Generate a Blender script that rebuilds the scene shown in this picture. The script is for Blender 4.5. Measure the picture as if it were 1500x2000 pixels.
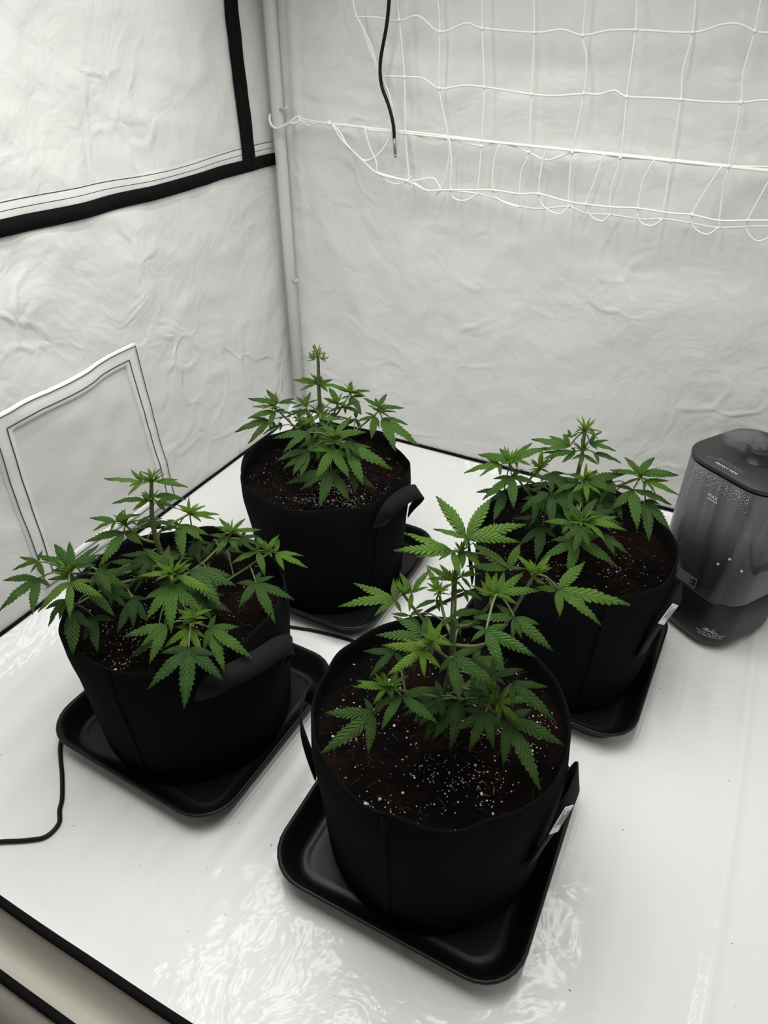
import bpy, bmesh, math, random, json
import numpy as np
from mathutils import Vector, Matrix, noise

for o in list(bpy.data.objects): bpy.data.objects.remove(o)
SC = bpy.context.scene
COL = SC.collection
R = random.Random(7)

# ------------------------------------------------------------------ camera
PITCH, CAMZ, FPX = 0.6166, 1.1798, 1358.96
cd = bpy.data.cameras.new('camera'); cam = bpy.data.objects.new('camera', cd); COL.objects.link(cam)
cam.location = (0, 0, CAMZ); cam.rotation_euler = (math.pi/2-PITCH, 0, 0)
cd.sensor_fit = 'VERTICAL'; cd.sensor_height = 36; cd.lens = 36*FPX/2000
cd.clip_start = .02
SC.camera = cam

# tent frame: corner point, U runs along the back wall, V along the left wall towards the door
C0 = Vector((-0.3174, 2.2876, 0))
PS = .48
U = Vector((math.cos(PS), -math.sin(PS), 0)); V = Vector((-math.sin(PS), -math.cos(PS), 0))
WU, WV, UR, VF, ZT = .073, .11, 1.74, 1.70, 1.95
def T(u, v, z=0.): return C0+U*u+V*v+Vector((0, 0, z))

# ------------------------------------------------------------------ world, lamps, exposure
w = bpy.data.worlds.new('room_outside'); SC.world = w; w.use_nodes = True
w.node_tree.nodes['Background'].inputs[0].default_value = (1.0, .93, .84, 1)
w.node_tree.nodes['Background'].inputs[1].default_value = .13
def area(name, loc, sx, sy, power, rotz=0., col=(1, 1, .97)):
    l = bpy.data.lights.new(name, 'AREA'); l.shape = 'RECTANGLE'; l.size = sx; l.size_y = sy; l.energy = power; l.color = col; l.spread = math.radians(150)
    o = bpy.data.objects.new(name, l); COL.objects.link(o); o.location = loc; o.rotation_euler = (0, 0, rotz)
    return o
# grow lamp bars hanging under the tent roof
for k in range(5):
    area('grow_lamp_bar', T(.84+(k-2)*.25, 1.06, 1.52), .035, 1.25, 3.75, -PS, (1, 1, .975))
SC.view_settings.view_transform = 'Standard'; SC.view_settings.look = 'None'
SC.view_settings.gamma = 1; SC.view_settings.use_curve_mapping = False
SC.view_settings.exposure = 0.0

# ------------------------------------------------------------------ helpers
def mesh(name, v, f, mat=None, smooth=True):
    m = bpy.data.meshes.new(name); m.from_pydata([tuple(a) for a in v], [], f)
    if smooth: m.polygons.foreach_set('use_smooth', [True]*len(m.polygons))
    if mat: m.materials.append(mat)
    bm = bmesh.new(); bm.from_mesh(m); bmesh.ops.recalc_face_normals(bm, faces=bm.faces); bm.to_mesh(m); bm.free()
    m.update()
    return m
def obj(name, v, f=None, mat=None, parent=None, smooth=True, loc=None):
    m = v if f is None else mesh(name, v, f, mat, smooth)
    o = bpy.data.objects.new(name, m); COL.objects.link(o)
    if loc is not None: o.location = loc
    if parent: o.parent = parent
    return o
def tag(o, label=None, cat=None, group=None, kind=None):
    for k, x in (('label', label), ('category', cat), ('group', group), ('kind', kind)):
        if x: o[k] = x
    return o
def empty(name, loc, label, cat, group=None):
    o = bpy.data.objects.new(name, None); COL.objects.link(o); o.location = loc; o.empty_display_size = .05
    return tag(o, label, cat, group)
class MB:
    def __init__(s): s.v = []; s.f = []
    def add(s, v, f):
        n = len(s.v); s.v += [tuple(a) for a in v]; s.f += [tuple(i+n for i in q) for q in f]; return s
    def grid(s, rows, cl=False, loop=False):
        n = len(s.v); h = len(rows); w_ = len(rows[0])
        for r in rows: s.v += [tuple(a) for a in r]
        for i in range(h if loop else h-1):
            for j in range(w_ if cl else w_-1):
                a = n+i*w_+j; b = n+i*w_+(j+1) % w_; i2 = (i+1) % h
                s.f.append((a, b, n+i2*w_+(j+1) % w_, n+i2*w_+j))
        return s
    def tube(s, pts, r, k=8, cap=True):
        pts = [Vector(p) for p in pts]; n = len(pts)
        rr = r if isinstance(r, (list, tuple)) else [r]*n
        up = Vector((.13, .31, .94)); rows = []
        for i in range(n):
            t = (pts[min(i+1, n-1)]-pts[max(i-1, 0)]).normalized()
            a = t.cross(up)
            if a.length < .1: a = t.cross(Vector((1, 0, 0)))
            a.normalize(); b = t.cross(a)
            rows.append([pts[i]+(a*math.cos(x)+b*math.sin(x))*rr[i] for x in [2*math.pi*j/k for j in range(k)]])
        n0 = len(s.v); s.grid(rows, cl=True)
        if cap:
            s.f.append(tuple(range(n0, n0+k))); s.f.append(tuple(range(n0+(n-1)*k, n0+n*k)))
        return s
    def box(s, c, x, y, z):
        c = Vector(c)
        v = [c+x*i+y*j+z*k for k in (-1, 1) for j in (-1, 1) for i in (-1, 1)]
        return s.add(v, [(0, 2, 3, 1), (4, 5, 7, 6), (0, 1, 5, 4), (2, 6, 7, 3), (0, 4, 6, 2), (1, 3, 7, 5)])
    def ball(s, c, r, seg=8, ring=5, sq=(1, 1, 1)):
        rows = []
        for i in range(ring+1):
            th = math.pi*i/ring
            rows.append([(c[0]+r*sq[0]*math.sin(th)*math.cos(2*math.pi*j/seg), c[1]+r*sq[1]*math.sin(th)*math.sin(2*math.pi*j/seg), c[2]+r*sq[2]*math.cos(th)) for j in range(seg)])
        return s.grid(rows, cl=True)
    def obj(s, name, mat, parent=None, smooth=True, rel=None):
        v = s.v if rel is None else [tuple(Vector(a)-Vector(rel)) for a in s.v]
        return obj(name, v, s.f, mat, parent, smooth)
def smoothpath(pts, n=8):
    P = [Vector(p) for p in pts]; out = []
    for i in range(len(P)-1):
        a, b, c, d = P[max(i-1, 0)], P[i], P[i+1], P[min(i+2, len(P)-1)]
        for k in range(n):
            t = k/n
            out.append(.5*((2*b)+(c-a)*t+(2*a-5*b+4*c-d)*t*t+(3*b-a-3*c+d)*t**3))
    return out+[P[-1]]
# a pixel of the photograph -> a point on a real plane of the tent (used to lay the net out along the back wall)
def on_plane(px, py, P, n):
    o = Vector((0, 0, CAMZ)); cp, sp = math.cos(PITCH), math.sin(PITCH)
    d = Vector((0, cp, -sp))+Vector((1, 0, 0))*((px-750)/FPX)-Vector((0, sp, cp))*((py-1000)/FPX)
    return o+d*((P-o).dot(n)/d.dot(n))

# ------------------------------------------------------------------ materials
def new_mat(name):
    m = bpy.data.materials.new(name); m.use_nodes = True
    nt = m.node_tree; b = nt.nodes['Principled BSDF']
    return m, nt, b
def nd(nt, t, **kw):
    n = nt.nodes.new(t)
    for k, x in kw.items():
        if k in n.inputs: n.inputs[k].default_value = x
        else: setattr(n, k, x)
    return n
def simple(name, col, rough=.5, metal=0., bump=None, spec=.5):
    m, nt, b = new_mat(name)
    b.inputs['Base Color'].default_value = (*col, 1); b.inputs['Roughness'].default_value = rough; b.inputs['Metallic'].default_value = metal
    b.inputs['Specular IOR Level'].default_value = spec
    if bump:
        tc = nd(nt, 'ShaderNodeTexCoord'); n = nd(nt, 'ShaderNodeTexNoise', Scale=bump[0], Detail=4.)
        bp = nd(nt, 'ShaderNodeBump', Strength=bump[1], Distance=bump[2])
        nt.links.new(tc.outputs['Object'], n.inputs['Vector']); nt.links.new(n.outputs['Fac'], bp.inputs['Height']); nt.links.new(bp.outputs[0], b.inputs['Normal'])
    return m
def fabric_white(name, col, rough, s1, d1, s2, d2, coat=0., vscale=1.):
    """white tent fabric: soft noise and sharp creases as relief only"""
    m, nt, b = new_mat(name)
    b.inputs['Base Color'].default_value = (*col, 1); b.inputs['Roughness'].default_value = rough
    tc = nd(nt, 'ShaderNodeTexCoord')
    n0 = nd(nt, 'ShaderNodeTexNoise', Scale=3., Detail=3.)
    mixv = nd(nt, 'ShaderNodeVectorMath', operation='MULTIPLY_ADD'); mixv.inputs[1].default_value = (.35, .35, .35)
    nt.links.new(tc.outputs['Object'], n0.inputs['Vector']); nt.links.new(n0.outputs['Color'], mixv.inputs[0]); nt.links.new(tc.outputs['Object'], mixv.inputs[2])
    a = nd(nt, 'ShaderNodeTexNoise', Scale=s1, Detail=3., Roughness=.5)
    v = nd(nt, 'ShaderNodeTexVoronoi', Scale=s2, feature='DISTANCE_TO_EDGE')
    rp = nd(nt, 'ShaderNodeMapRange'); rp.inputs['From Max'].default_value = .12; rp.interpolation_type = 'SMOOTHSTEP'
    nt.links.new(mixv.outputs[0], a.inputs['Vector']); nt.links.new(mixv.outputs[0], v.inputs['Vector'])
    nt.links.new(v.outputs['Distance'], rp.inputs['Value'])
    msk = nd(nt, 'ShaderNodeTexNoise', Scale=s2*.45, Detail=1.)
    mr = nd(nt, 'ShaderNodeMapRange'); mr.inputs['From Min'].default_value = .48; mr.inputs['From Max'].default_value = .68
    nt.links.new(tc.outputs['Object'], msk.inputs['Vector']); nt.links.new(msk.outputs['Fac'], mr.inputs['Value'])
    mul = nd(nt, 'ShaderNodeMath', operation='MULTIPLY')
    inv = nd(nt, 'ShaderNodeMath', operation='SUBTRACT'); inv.inputs[0].default_value = 1
    nt.links.new(rp.outputs[0], inv.inputs[1]); nt.links.new(inv.outputs[0], mul.inputs[0]); nt.links.new(mr.outputs[0], mul.inputs[1])
    b1 = nd(nt, 'ShaderNodeBump', Strength=1., Distance=d1); b2 = nd(nt, 'ShaderNodeBump', Strength=1., Distance=d2)
    nt.links.new(a.outputs['Fac'], b1.inputs['Height']); nt.links.new(mul.outputs[0], b2.inputs['Height'])
    nt.links.new(b1.outputs[0], b2.inputs['Normal']); nt.links.new(b2.outputs[0], b.inputs['Normal'])
    return m
M = {}
M['wall'] = fabric_white('white_tent_fabric', (.74, .74, .72), .40, 11., .008, 7., .0022)
M['floor'] = fabric_white('white_floor_vinyl', (.86, .86, .85), .13, 14., .0030, 6., .0016)
M['floor'].node_tree.nodes['Principled BSDF'].inputs['Specular IOR Level'].default_value = .22
M['hem'] = simple('white_hem', (.78, .78, .76), .5, bump=(90, .3, .001))
M['mesh_window'] = simple('grey_white_window_cover', (.70, .70, .68), .6, bump=(14, .5, .006))
M['black_trim'] = simple('black_binding', (.0045, .0045, .005), .85, bump=(400, .5, .0006), spec=.12)
M['thread'] = simple('dark_thread', (.035, .035, .035), .8)
M['felt'] = simple('black_felt', (.0050, .0055, .0060), .95, bump=(420, .6, .0012), spec=.06)
M['webbing'] = simple('black_webbing', (.0055, .0055, .006), .8, bump=(700, .9, .001), spec=.2)
M['tray'] = simple('black_plastic', (.0055, .006, .0065), .36, bump=(60, .06, .0005), spec=.26)
M['lid'] = simple('dark_matte_plastic', (.030, .030, .030), .55, spec=.4)
M['hbase'] = simple('black_gloss_plastic', (.008, .009, .009), .38, spec=.4)
M['print'] = simple('white_print', (.72, .72, .72), .6)
M['dimprint'] = simple('grey_print', (.22, .22, .23), .6)
M['yellow'] = simple('yellow_print', (.42, .40, .03), .6)
M['pole'] = simple('white_pole_paint', (.64, .64, .63), .35)
M['cord'] = simple('white_cord', (.86, .86, .83), .6)
M['cable'] = simple('black_cable', (.004, .004, .004), .5, spec=.25)
M['steel'] = simple('grey_steel', (.30, .30, .29), .4, metal=.6)
M['perlite'] = simple('perlite', (.50, .48, .46), .9)
M['tagwhite'] = simple('white_tag', (.80, .81, .80), .6)
M['sill'] = simple('shade_toned_fabric', (.50, .47, .415), .7, bump=(6, .5, .01))  # door flap fabric, shade on its outer side put into the colour

def soil_mat():
    m, nt, b = new_mat('dark_soil'); b.inputs['Roughness'].default_value = 1; b.inputs['Specular IOR Level'].default_value = .1
    tc = nd(nt, 'ShaderNodeTexCoord'); n = nd(nt, 'ShaderNodeTexNoise', Scale=9., Detail=8., Roughness=.7); n2 = nd(nt, 'ShaderNodeTexNoise', Scale=140., Detail=5., Roughness=.7)
    cr = nd(nt, 'ShaderNodeValToRGB'); e = cr.color_ramp.elements
    e[0].position = .46; e[0].color = (.0022, .0016, .0013, 1); e[1].position = .78; e[1].color = (.032, .011, .0065, 1)
    mx = nd(nt, 'ShaderNodeMix', data_type='RGBA', blend_type='MULTIPLY'); mx.inputs['Factor'].default_value = .75
    nt.links.new(tc.outputs['Object'], n.inputs['Vector']); nt.links.new(tc.outputs['Object'], n2.inputs['Vector'])
    nt.links.new(n.outputs['Fac'], cr.inputs[0]); nt.links.new(cr.outputs[0], mx.inputs[6]); nt.links.new(n2.outputs['Fac'], mx.inputs[7]); nt.links.new(mx.outputs[2], b.inputs['Base Color'])
    bp = nd(nt, 'ShaderNodeBump', Strength=1., Distance=.006); nt.links.new(n2.outputs['Fac'], bp.inputs['Height']); nt.links.new(bp.outputs[0], b.inputs['Normal'])
    return m
M['soil'] = soil_mat()

def leaf_mat():
    """leaf green is each leaf's own object colour; veins run from the midrib (UV: u along, v across)"""
    m, nt, b = new_mat('leaf_green')
    L = nt.links.new
    oi = nd(nt, 'ShaderNodeObjectInfo'); uv = nd(nt, 'ShaderNodeUVMap'); sp = nd(nt, 'ShaderNodeSeparateXYZ'); L(uv.outputs[0], sp.inputs[0])
    av = nd(nt, 'ShaderNodeMath', operation='ABSOLUTE'); L(sp.outputs['Y'], av.inputs[0])
    mm = nd(nt, 'ShaderNodeMath', operation='MULTIPLY_ADD'); mm.inputs[1].default_value = -.16; L(av.outputs[0], mm.inputs[0]); L(sp.outputs['X'], mm.inputs[2])
    sc = nd(nt, 'ShaderNodeMath', operation='MULTIPLY'); sc.inputs[1].default_value = 2*math.pi*10; L(mm.outputs[0], sc.inputs[0])
    sn = nd(nt, 'ShaderNodeMath', operation='SINE'); L(sc.outputs[0], sn.inputs[0])
    rib = nd(nt, 'ShaderNodeMapRange'); rib.inputs['From Min'].default_value = 0; rib.inputs['From Max'].default_value = .13; rib.inputs['To Min'].default_value = 1; rib.inputs['To Max'].default_value = 0; L(av.outputs[0], rib.inputs['Value'])
    vein = nd(nt, 'ShaderNodeMapRange'); vein.inputs['From Min'].default_value = .5; vein.inputs['From Max'].default_value = 1; L(sn.outputs[0], vein.inputs['Value'])
    half = nd(nt, 'ShaderNodeMath', operation='MULTIPLY'); half.inputs[1].default_value = .35; L(vein.outputs[0], half.inputs[0])
    mxx = nd(nt, 'ShaderNodeMath', operation='MAXIMUM'); L(rib.outputs[0], mxx.inputs[0]); L(half.outputs[0], mxx.inputs[1])
    lt = nd(nt, 'ShaderNodeMix', data_type='RGBA', blend_type='MIX'); L(oi.outputs['Color'], lt.inputs[6])
    br = nd(nt, 'ShaderNodeMix', data_type='RGBA', blend_type='ADD'); br.inputs['Factor'].default_value = 1; br.inputs[7].default_value = (.06, .085, .015, 1); L(oi.outputs['Color'], br.inputs[6])
    L(br.outputs[2], lt.inputs[7])
    f = nd(nt, 'ShaderNodeMath', operation='MULTIPLY'); f.inputs[1].default_value = .55; L(mxx.outputs[0], f.inputs[0]); L(f.outputs[0], lt.inputs['Factor'])
    L(lt.outputs[2], b.inputs['Base Color']); b.inputs['Roughness'].default_value = .5; b.inputs['Specular IOR Level'].default_value = .3
    bp = nd(nt, 'ShaderNodeBump', Strength=.8, Distance=.0015); L(sn.outputs[0], bp.inputs['Height']); L(bp.outputs[0], b.inputs['Normal'])
    tr = nd(nt, 'ShaderNodeBsdfTranslucent'); tm = nd(nt, 'ShaderNodeMix', data_type='RGBA', blend_type='MULTIPLY'); tm.inputs['Factor'].default_value = 1; tm.inputs[7].default_value = (1.3, 1.25, .5, 1)
    L(lt.outputs[2], tm.inputs[6]); L(tm.outputs[2], tr.inputs['Color'])
    ms = nd(nt, 'ShaderNodeMixShader'); ms.inputs[0].default_value = .40; L(b.outputs[0], ms.inputs[1]); L(tr.outputs[0], ms.inputs[2])
    L(ms.outputs[0], nt.nodes['Material Output'].inputs['Surface'])
    return m
M['leaf'] = leaf_mat()
M['stem'] = simple('green_brown_stem', (.085, .105, .030), .55, bump=(120, .6, .002))
M['branch'] = simple('pale_green_stem', (.10, .13, .045), .55, bump=(120, .5, .002))

# ------------------------------------------------------------------ the tent: walls, floor, ceiling
def fold(x, y, s):
    a = noise.noise((x*1.3+s, y*1.3, s*3)); b = noise.noise((x*3.1+a*.8, y*3.1-a*.6+s, 7.7))
    c = noise.noise((x*7+s+b, y*7+a, 3.3)); d = noise.noise((x*16+b*2, y*16+s, 9.1))
    e = noise.noise((x*5.2+y*3+s, y*9-x*4, 6.6))
    return .012*a+.015*(.35-abs(b))+(.0065*(.3-abs(c)))+.005*(.3-abs(e))+.0016*(.3-abs(d))
def wl(v, z):
    """left wall: how far the fabric bulges into the tent"""
    q = noise.noise(((v*.75+z*.75)*1.0, (z-v)*3.0, 4.2)); r = noise.noise((v*1.2+z*1.4+2, (z*1.0-v*.8)*5.5, 8.2))
    e = min(1, (v-WV)/.12)*min(1, max(0, z-.05)/.12)
    return e*(fold(v, z, 1.7)+.007*q+.0025*(.3-abs(r)))
def wb(u, z):
    q = 0.
    band = math.exp(-((z-.965-.09*math.sin(u*2.1)*.3)/.10)**2)
    q = band*.0055*noise.noise((u*3.2, z*36+u*2.5, 2.2))*max(0, noise.noise((u*1.9+5, z*3, 1))+.45)
    lo = noise.noise((u*1.1+z*.5, (z+u*.25)*4.0, 14.2))
    e = min(1, (u-WU)/.12)*min(1, max(0, z-.05)/.12)
    ridge = .006*math.exp(-((u-WU-.085)/.012)**2)*min(1, max(0, z-.55)/.3)
    return e*(fold(u+9, z, 5.1)*.9+.009*(.35-abs(lo)))+q+ridge
def PL(v, z, off=0.): return T(WU+wl(v, z)+off, v, z)
def PB(u, z, off=0.): return T(u, WV+wb(u, z)+off, z)
def lin(a, b, n): return [a+(b-a)*i/(n-1) for i in range(n)]
wall_left = MB().grid([[PL(v, z) for v in lin(WV, VF, 170)] for z in lin(.06, ZT, 190)]).obj('wall_left', M['wall'])
wall_back = MB().grid([[PB(u, z) for u in lin(WU, UR, 180)] for z in lin(.06, ZT, 190)]).obj('wall_back', M['wall'])
wall_right = MB().grid([[T(UR-fold(v+3, z, 8.8), v, z) for v in lin(WV, VF, 40)] for z in lin(.06, ZT, 40)]).obj('wall_right', M['wall'])
ceiling = MB().grid([[T(u, v, ZT) for u in lin(WU, UR, 4)] for v in lin(WV, VF, 4)]).obj('ceiling', M['wall'])
def cove(d, w_=.17, h=.07):
    return h*(max(0, 1-d/w_))**2
def zf(u, v):
    z = cove(u-WU)+cove(v-WV)+cove(VF-v, .05, .02)
    z += .0022*noise.noise((u*2.2, v*2.2, 3))+.0010*abs(noise.noise((u*6, v*6, 6)))+.0004*noise.noise((u*22, v*22, 1))
    z += .006*math.exp(-((u-1.562-.012*math.sin(v*2.2))/.010)**2)+.012*max(0, (u-1.56)/.18)
    return z
def zflat(u, v): return zf(u, v)
floor = MB().grid([[T(u, v, zf(u, v)-.004) for u in lin(WU, UR, 230)] for v in lin(WV, VF, 230)]).obj('floor', M['floor'])
for o, l in ((wall_left, 'white crumpled tent wall on the left'), (wall_back, 'white creased tent wall behind the plants'), (wall_right, 'white tent wall beyond the right edge'), (ceiling, 'white tent ceiling'), (floor, 'glossy white tent floor')):
    tag(o, l, kind='structure')
# black binding where floor and walls meet
def strip(pts, nrm, wdt, th=.002):
    """flat band along pts; nrm(i) gives (across, out)"""
    rows = []
    for i, p in enumerate(pts):
        a, n = nrm(i); p = Vector(p)
        rows.append([p-a*wdt/2, p-a*wdt/2+n*th, p+a*wdt/2+n*th, p+a*wdt/2])
    return MB().grid(rows, cl=True)
Z = Vector((0, 0, 1))
vs = lin(WV, VF, 90); us = lin(WU, UR, 90)
tag(MB().tube([PL(v, .068, .003) for v in vs], .0042, 6).obj('baseboard_left', M['black_trim']), 'thin black binding along the foot of the left wall', kind='structure')
tag(MB().tube([PB(u, .068, .003) for u in us], .0048, 6).obj('baseboard_back', M['black_trim']), 'thin black binding along the foot of the back wall', kind='structure')
# black trim of the wall's zipped panel
hz = lambda v: .860+.004*math.sin(v*7)+.003*noise.noise((v*5, 1, 1))
pts = [(v, hz(v)) for v in lin(.118, VF, 150)]
t1 = tag(strip([PL(v, z, .002) for v, z in pts], lambda i: (Z, U), .030, .004).obj('trim_1', M['black_trim']), 'black tape running across the left wall', kind='structure')
for dz in (.026, .040):
    MB().tube([PL(v, z+dz*(1+.08*math.sin(v*9)), .0014) for v, z in pts], .0011, 5).obj('stitching', M['thread'], t1)
MB().grid([[PL(v, z+dz, .0025-.0012*abs(dz-.03)/.02) for v, z in pts] for dz in (.014, .024, .034, .045)]).obj('hem', M['hem'], t1)
vv = lambda z: .252-.028*(z-.86)+.002*math.sin(z*12)
zs = lin(.862, ZT, 120)
t2 = tag(strip([PL(vv(z)+.0115, z, .004) for z in zs], lambda i: (V, U), .026, .006).obj('trim_2', M['black_trim']), 'black zip tape rising from the wall tape', kind='structure')
strip([PL(vv(z)-.0145, z, .003) for z in zs], lambda i: (V, U), .024, .004).obj('zip_flap', M['black_trim'], t2)
# window cover with a stitched hem low on the left wall
A_, B_, C_, D_ = (1.122, .496), (.795, .508), (.768, .13), (1.127, .142)
def quad(q, n=40, wob=.004):
    out = []
    for i in range(4):
        a, b = q[i], q[(i+1) % 4]
        for k in range(n):
            t = k/n; s_ = wob*math.sin(math.pi*t)*math.sin(t*9+i)
            out.append((a[0]+(b[0]-a[0])*t, a[1]+(b[1]-a[1])*t+s_ if i % 2 == 0 else a[1]+(b[1]-a[1])*t))
    return out
def grow(q, d):
    return [(q[0][0]+d, q[0][1]+d), (q[1][0]-d, q[1][1]+d), (q[2][0]-d, q[2][1]-d), (q[3][0]+d, q[3][1]-d)]
Q = [A_, B_, C_, D_]
rows = []
for j in range(30):
    t = j/29
    rows.append([PL(*((A_[k]*(1-s)+B_[k]*s)*(1-t)+(D_[k]*(1-s)+C_[k]*s)*t for k in (0, 1)), .0015) for s in lin(0, 1, 30)])
win = tag(MB().grid(rows).obj('window_1', M['mesh_window']), 'square closed vent window low on the left wall', kind='structure')
MB().grid([[PL(v, z, o) for v, z in quad(grow(Q, d))] for d, o in ((0, .001), (0, .0065), (.006, .0075), (.03, .0070), (.041, .005), (.044, .001))], cl=True).obj('window_hem', M['hem'], win)
for d in (.012, .038):
    q = quad(grow(Q, d)); MB().tube([PL(v, z, .0088) for v, z in q]+[PL(*q[0], .0088)], .0011, 5).obj('stitching', M['thread'], win)

# corner pole with its push buttons
pole = empty('tent_pole', T(.110, .134, .045), 'white metal tent pole standing in the back corner', 'pole')
MB().tube([T(.110, .134, z)-pole.location for z in (.045, .7, 1.3, ZT-.01)], .0165, 20).obj('tube', M['pole'], pole)
for z, l in ((.985, .022), (.536, .014)):
    MB().tube([T(.124, .142, z)-pole.location, T(.124+l, .146, z+.004)-pole.location, T(.124+l+.004, .146, z+.010)-pole.location], .0042, 8).obj('push_button', M['pole'], pole)
# ------------------------------------------------------------------ door sill, folded out at the front
sill = empty('door_flap', T(.7, 1.72, .02), 'shade-greyed tent door flap with black edging folded down at the front left', 'flap')
us2 = lin(.30, 1.72, 110)
def sl(u, v, z, k=1.): return T(u, v+k*(.004*noise.noise((u*4, 2, z*8))+.002*math.sin(u*11)), z+k*.004*noise.noise((u*5, 7, z*9)))-sill.location
prof = [(1.690, .106), (1.697, .098), (1.706, .080), (1.716, .064), (1.727, .056), (1.737, .060), (1.746, .072), (1.752, .079)]
MB().grid([[sl(u, v+.02*(.9-u)*.6, z) for u in us2] for v, z in prof]).obj('fabric', M['sill'], sill)
prof2 = [(1.757, .075), (1.766, .068), (1.776, .058), (1.786, .042), (1.795, .022), (1.80, .004)]
MB().grid([[sl(u, v+.02*(.9-u)*.6, z) for u in us2] for v, z in prof2]).obj('fabric', M['sill'], sill)
for v, z, r in ((1.690, .108, .0065), (1.755, .078, .0065), (1.803, .006, .006)):
    MB().tube([sl(u, v+.02*(.9-u)*.6, z) for u in us2], r, 8).obj('edging', M['black_trim'], sill)

# ------------------------------------------------------------------ trellis net hung along the back wall
NV = WV+.055
def NP(x, y, d=0.): return on_plane(650+x/1.7647, y/1.7647, C0+V*(NV+d), V)
def wpath(pts, d=0., n=6): return smoothpath([NP(x, y, d) for x, y in pts], n)
hook_p = on_plane(528, 228, C0+V*NV, V)
net = empty('trellis_net', hook_p, 'white trellis net hooked to the pole and sagging along the back wall', 'net')
def cordm(name, pts, r, d=0., n=6):
    MB().tube([p-net.location for p in wpath(pts, d, n)], r, 6).obj(name, M['cord'], net)
cordm('rope', [(0, 428), (110, 440), (250, 453), (400, 470), (570, 490), (740, 508), (950, 528), (1160, 550), (1370, 572), (1500, 585), (1720, 607)], .0026)
cordm('rope', [(110, 446), (250, 460), (420, 478), (640, 500), (940, 532), (1160, 555), (1400, 580), (1720, 612)], .0022, .004)
cordm('rope', [(65, -30), (80, 50), (110, 120), (150, 228), (165, 265), (195, 330), (207, 380), (205, 415), (200, 460), (180, 505), (140, 545), (100, 550), (50, 500), (30, 465), (0, 428)], .0026, .006)
cordm('rope', [(82, 55), (125, 140), (156, 232), (172, 275), (192, 318), (205, 375)], .0020, .01)
for pts in ([(80, 58), (150, 60), (230, 72), (295, 55), (370, 110), (460, 80), (515, 97), (695, 112), (790, 102), (862, 122), (950, 105), (1043, 103), (1240, 112), (1340, 85), (1400, 83), (1455, 107), (1500, 113), (1720, 120)],
            [(165, 262), (247, 265), (310, 270), (367, 305), (450, 295), (522, 300), (685, 325), (770, 330), (865, 323), (920, 325), (970, 312), (1013, 333), (1100, 337), (1200, 343), (1280, 350), (1407, 353), (1500, 345), (1720, 350)],
            [(250, 453), (330, 478), (400, 483), (512, 502), (580, 492), (675, 525), (740, 552), (826, 525), (920, 530), (992, 543), (1080, 548), (1165, 557), (1260, 568), (1370, 573), (1500, 575), (1720, 580)]):
    cordm('cross_cord', pts, .0021)
for pts, d in (([(0, 430), (30, 480), (100, 550), (160, 600), (260, 625), (320, 655), (370, 655), (450, 655), (550, 655), (640, 668), (710, 668), (812, 695), (950, 713), (1050, 718), (1165, 735), (1235, 740), (1330, 760), (1430, 760), (1500, 760), (1720, 765)], .02),
               ([(155, 595), (260, 622), (340, 614), (360, 630), (370, 655), (345, 675), (318, 655), (280, 630)], .012), ([(370, 655), (500, 668), (640, 710), (720, 720), (812, 712), (870, 735), (955, 740), (1060, 755), (1140, 755), (1240, 770), (1330, 785), (1500, 780), (1720, 790)], 0.)):
    cordm('cross_cord', pts, .0022, d)
VC = [[(218, -60), (220, 0), (230, 70), (247, 265), (250, 453), (262, 600), (265, 640)],
      [(360, -60), (363, 0), (370, 110), (367, 305), (400, 480), (395, 580), (370, 655)],
      [(515, -60), (515, 97), (522, 300), (512, 505), (505, 600), (497, 668)],
      [(692, -60), (695, 112), (685, 325), (675, 525), (650, 590), (640, 710)],
      [(880, -60), (862, 122), (875, 200), (865, 323), (826, 525), (815, 640), (812, 712)],
      [(1049, -60), (1043, 103), (1013, 335), (992, 543), (960, 650), (955, 740)],
      [(1255, -60), (1240, 112), (1205, 250), (1200, 343), (1165, 555), (1145, 690), (1132, 760)],
      [(1485, -60), (1455, 107), (1415, 250), (1407, 353), (1365, 572), (1345, 650), (1330, 785)],
      [(1700, -60), (1680, 120), (1640, 350), (1590, 590), (1550, 780)]]
for pts in VC: cordm('mesh_cord', pts, .0019, .002)
for pts in ([(575, 498), (555, 560), (552, 655), (575, 690), (640, 715)], [(740, 508), (720, 570), (710, 668), (730, 715), (780, 738), (812, 715)],
            [(935, 530), (900, 630), (875, 700), (890, 745), (930, 762), (955, 740)], [(1110, 550), (1070, 620), (1052, 718), (1060, 765), (1100, 778), (1135, 757)],
            [(1340, 575), (1290, 650), (1240, 738), (1245, 785), (1290, 808), (1328, 785)], [(1530, 590), (1500, 630), (1430, 760), (1430, 800), (1460, 830), (1500, 820), (1550, 780)],
            [(402, 483), (410, 560), (405, 650), (420, 685), (460, 690), (500, 668)], [(110, 440), (125, 500), (150, 560), (155, 595), (200, 630), (250, 630), (270, 610)]):
    cordm('loop_cord', pts, .0019, .016)
kn = MB()
for x, y in [(80, 58), (152, 230), (230, 70), (370, 110), (515, 98), (695, 112), (862, 122), (1043, 103), (1240, 112), (1455, 107), (247, 265), (367, 305), (522, 300), (685, 325), (865, 323), (1013, 334), (1200, 343), (1407, 353), (250, 453), (400, 482), (512, 504), (675, 525), (826, 525), (992, 543), (1165, 556), (1368, 573), (140, 548), (155, 597), (370, 655), (500, 668), (552, 656), (640, 712), (710, 668), (812, 712), (875, 700), (955, 740), (1052, 718), (1133, 757), (1240, 738), (1330, 785), (1430, 760), (260, 622), (112, 440)]:
    kn.ball(NP(x, y, .003)-net.location, .0042, 8, 5, (1.2, 1, .9))
tag(kn.obj('knots', M['cord'], net), kind='stuff')
def HP(x, y, d=0.): return on_plane(500+x/6.667, y/6.667, C0+V*(NV+d), V)-net.location
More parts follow.
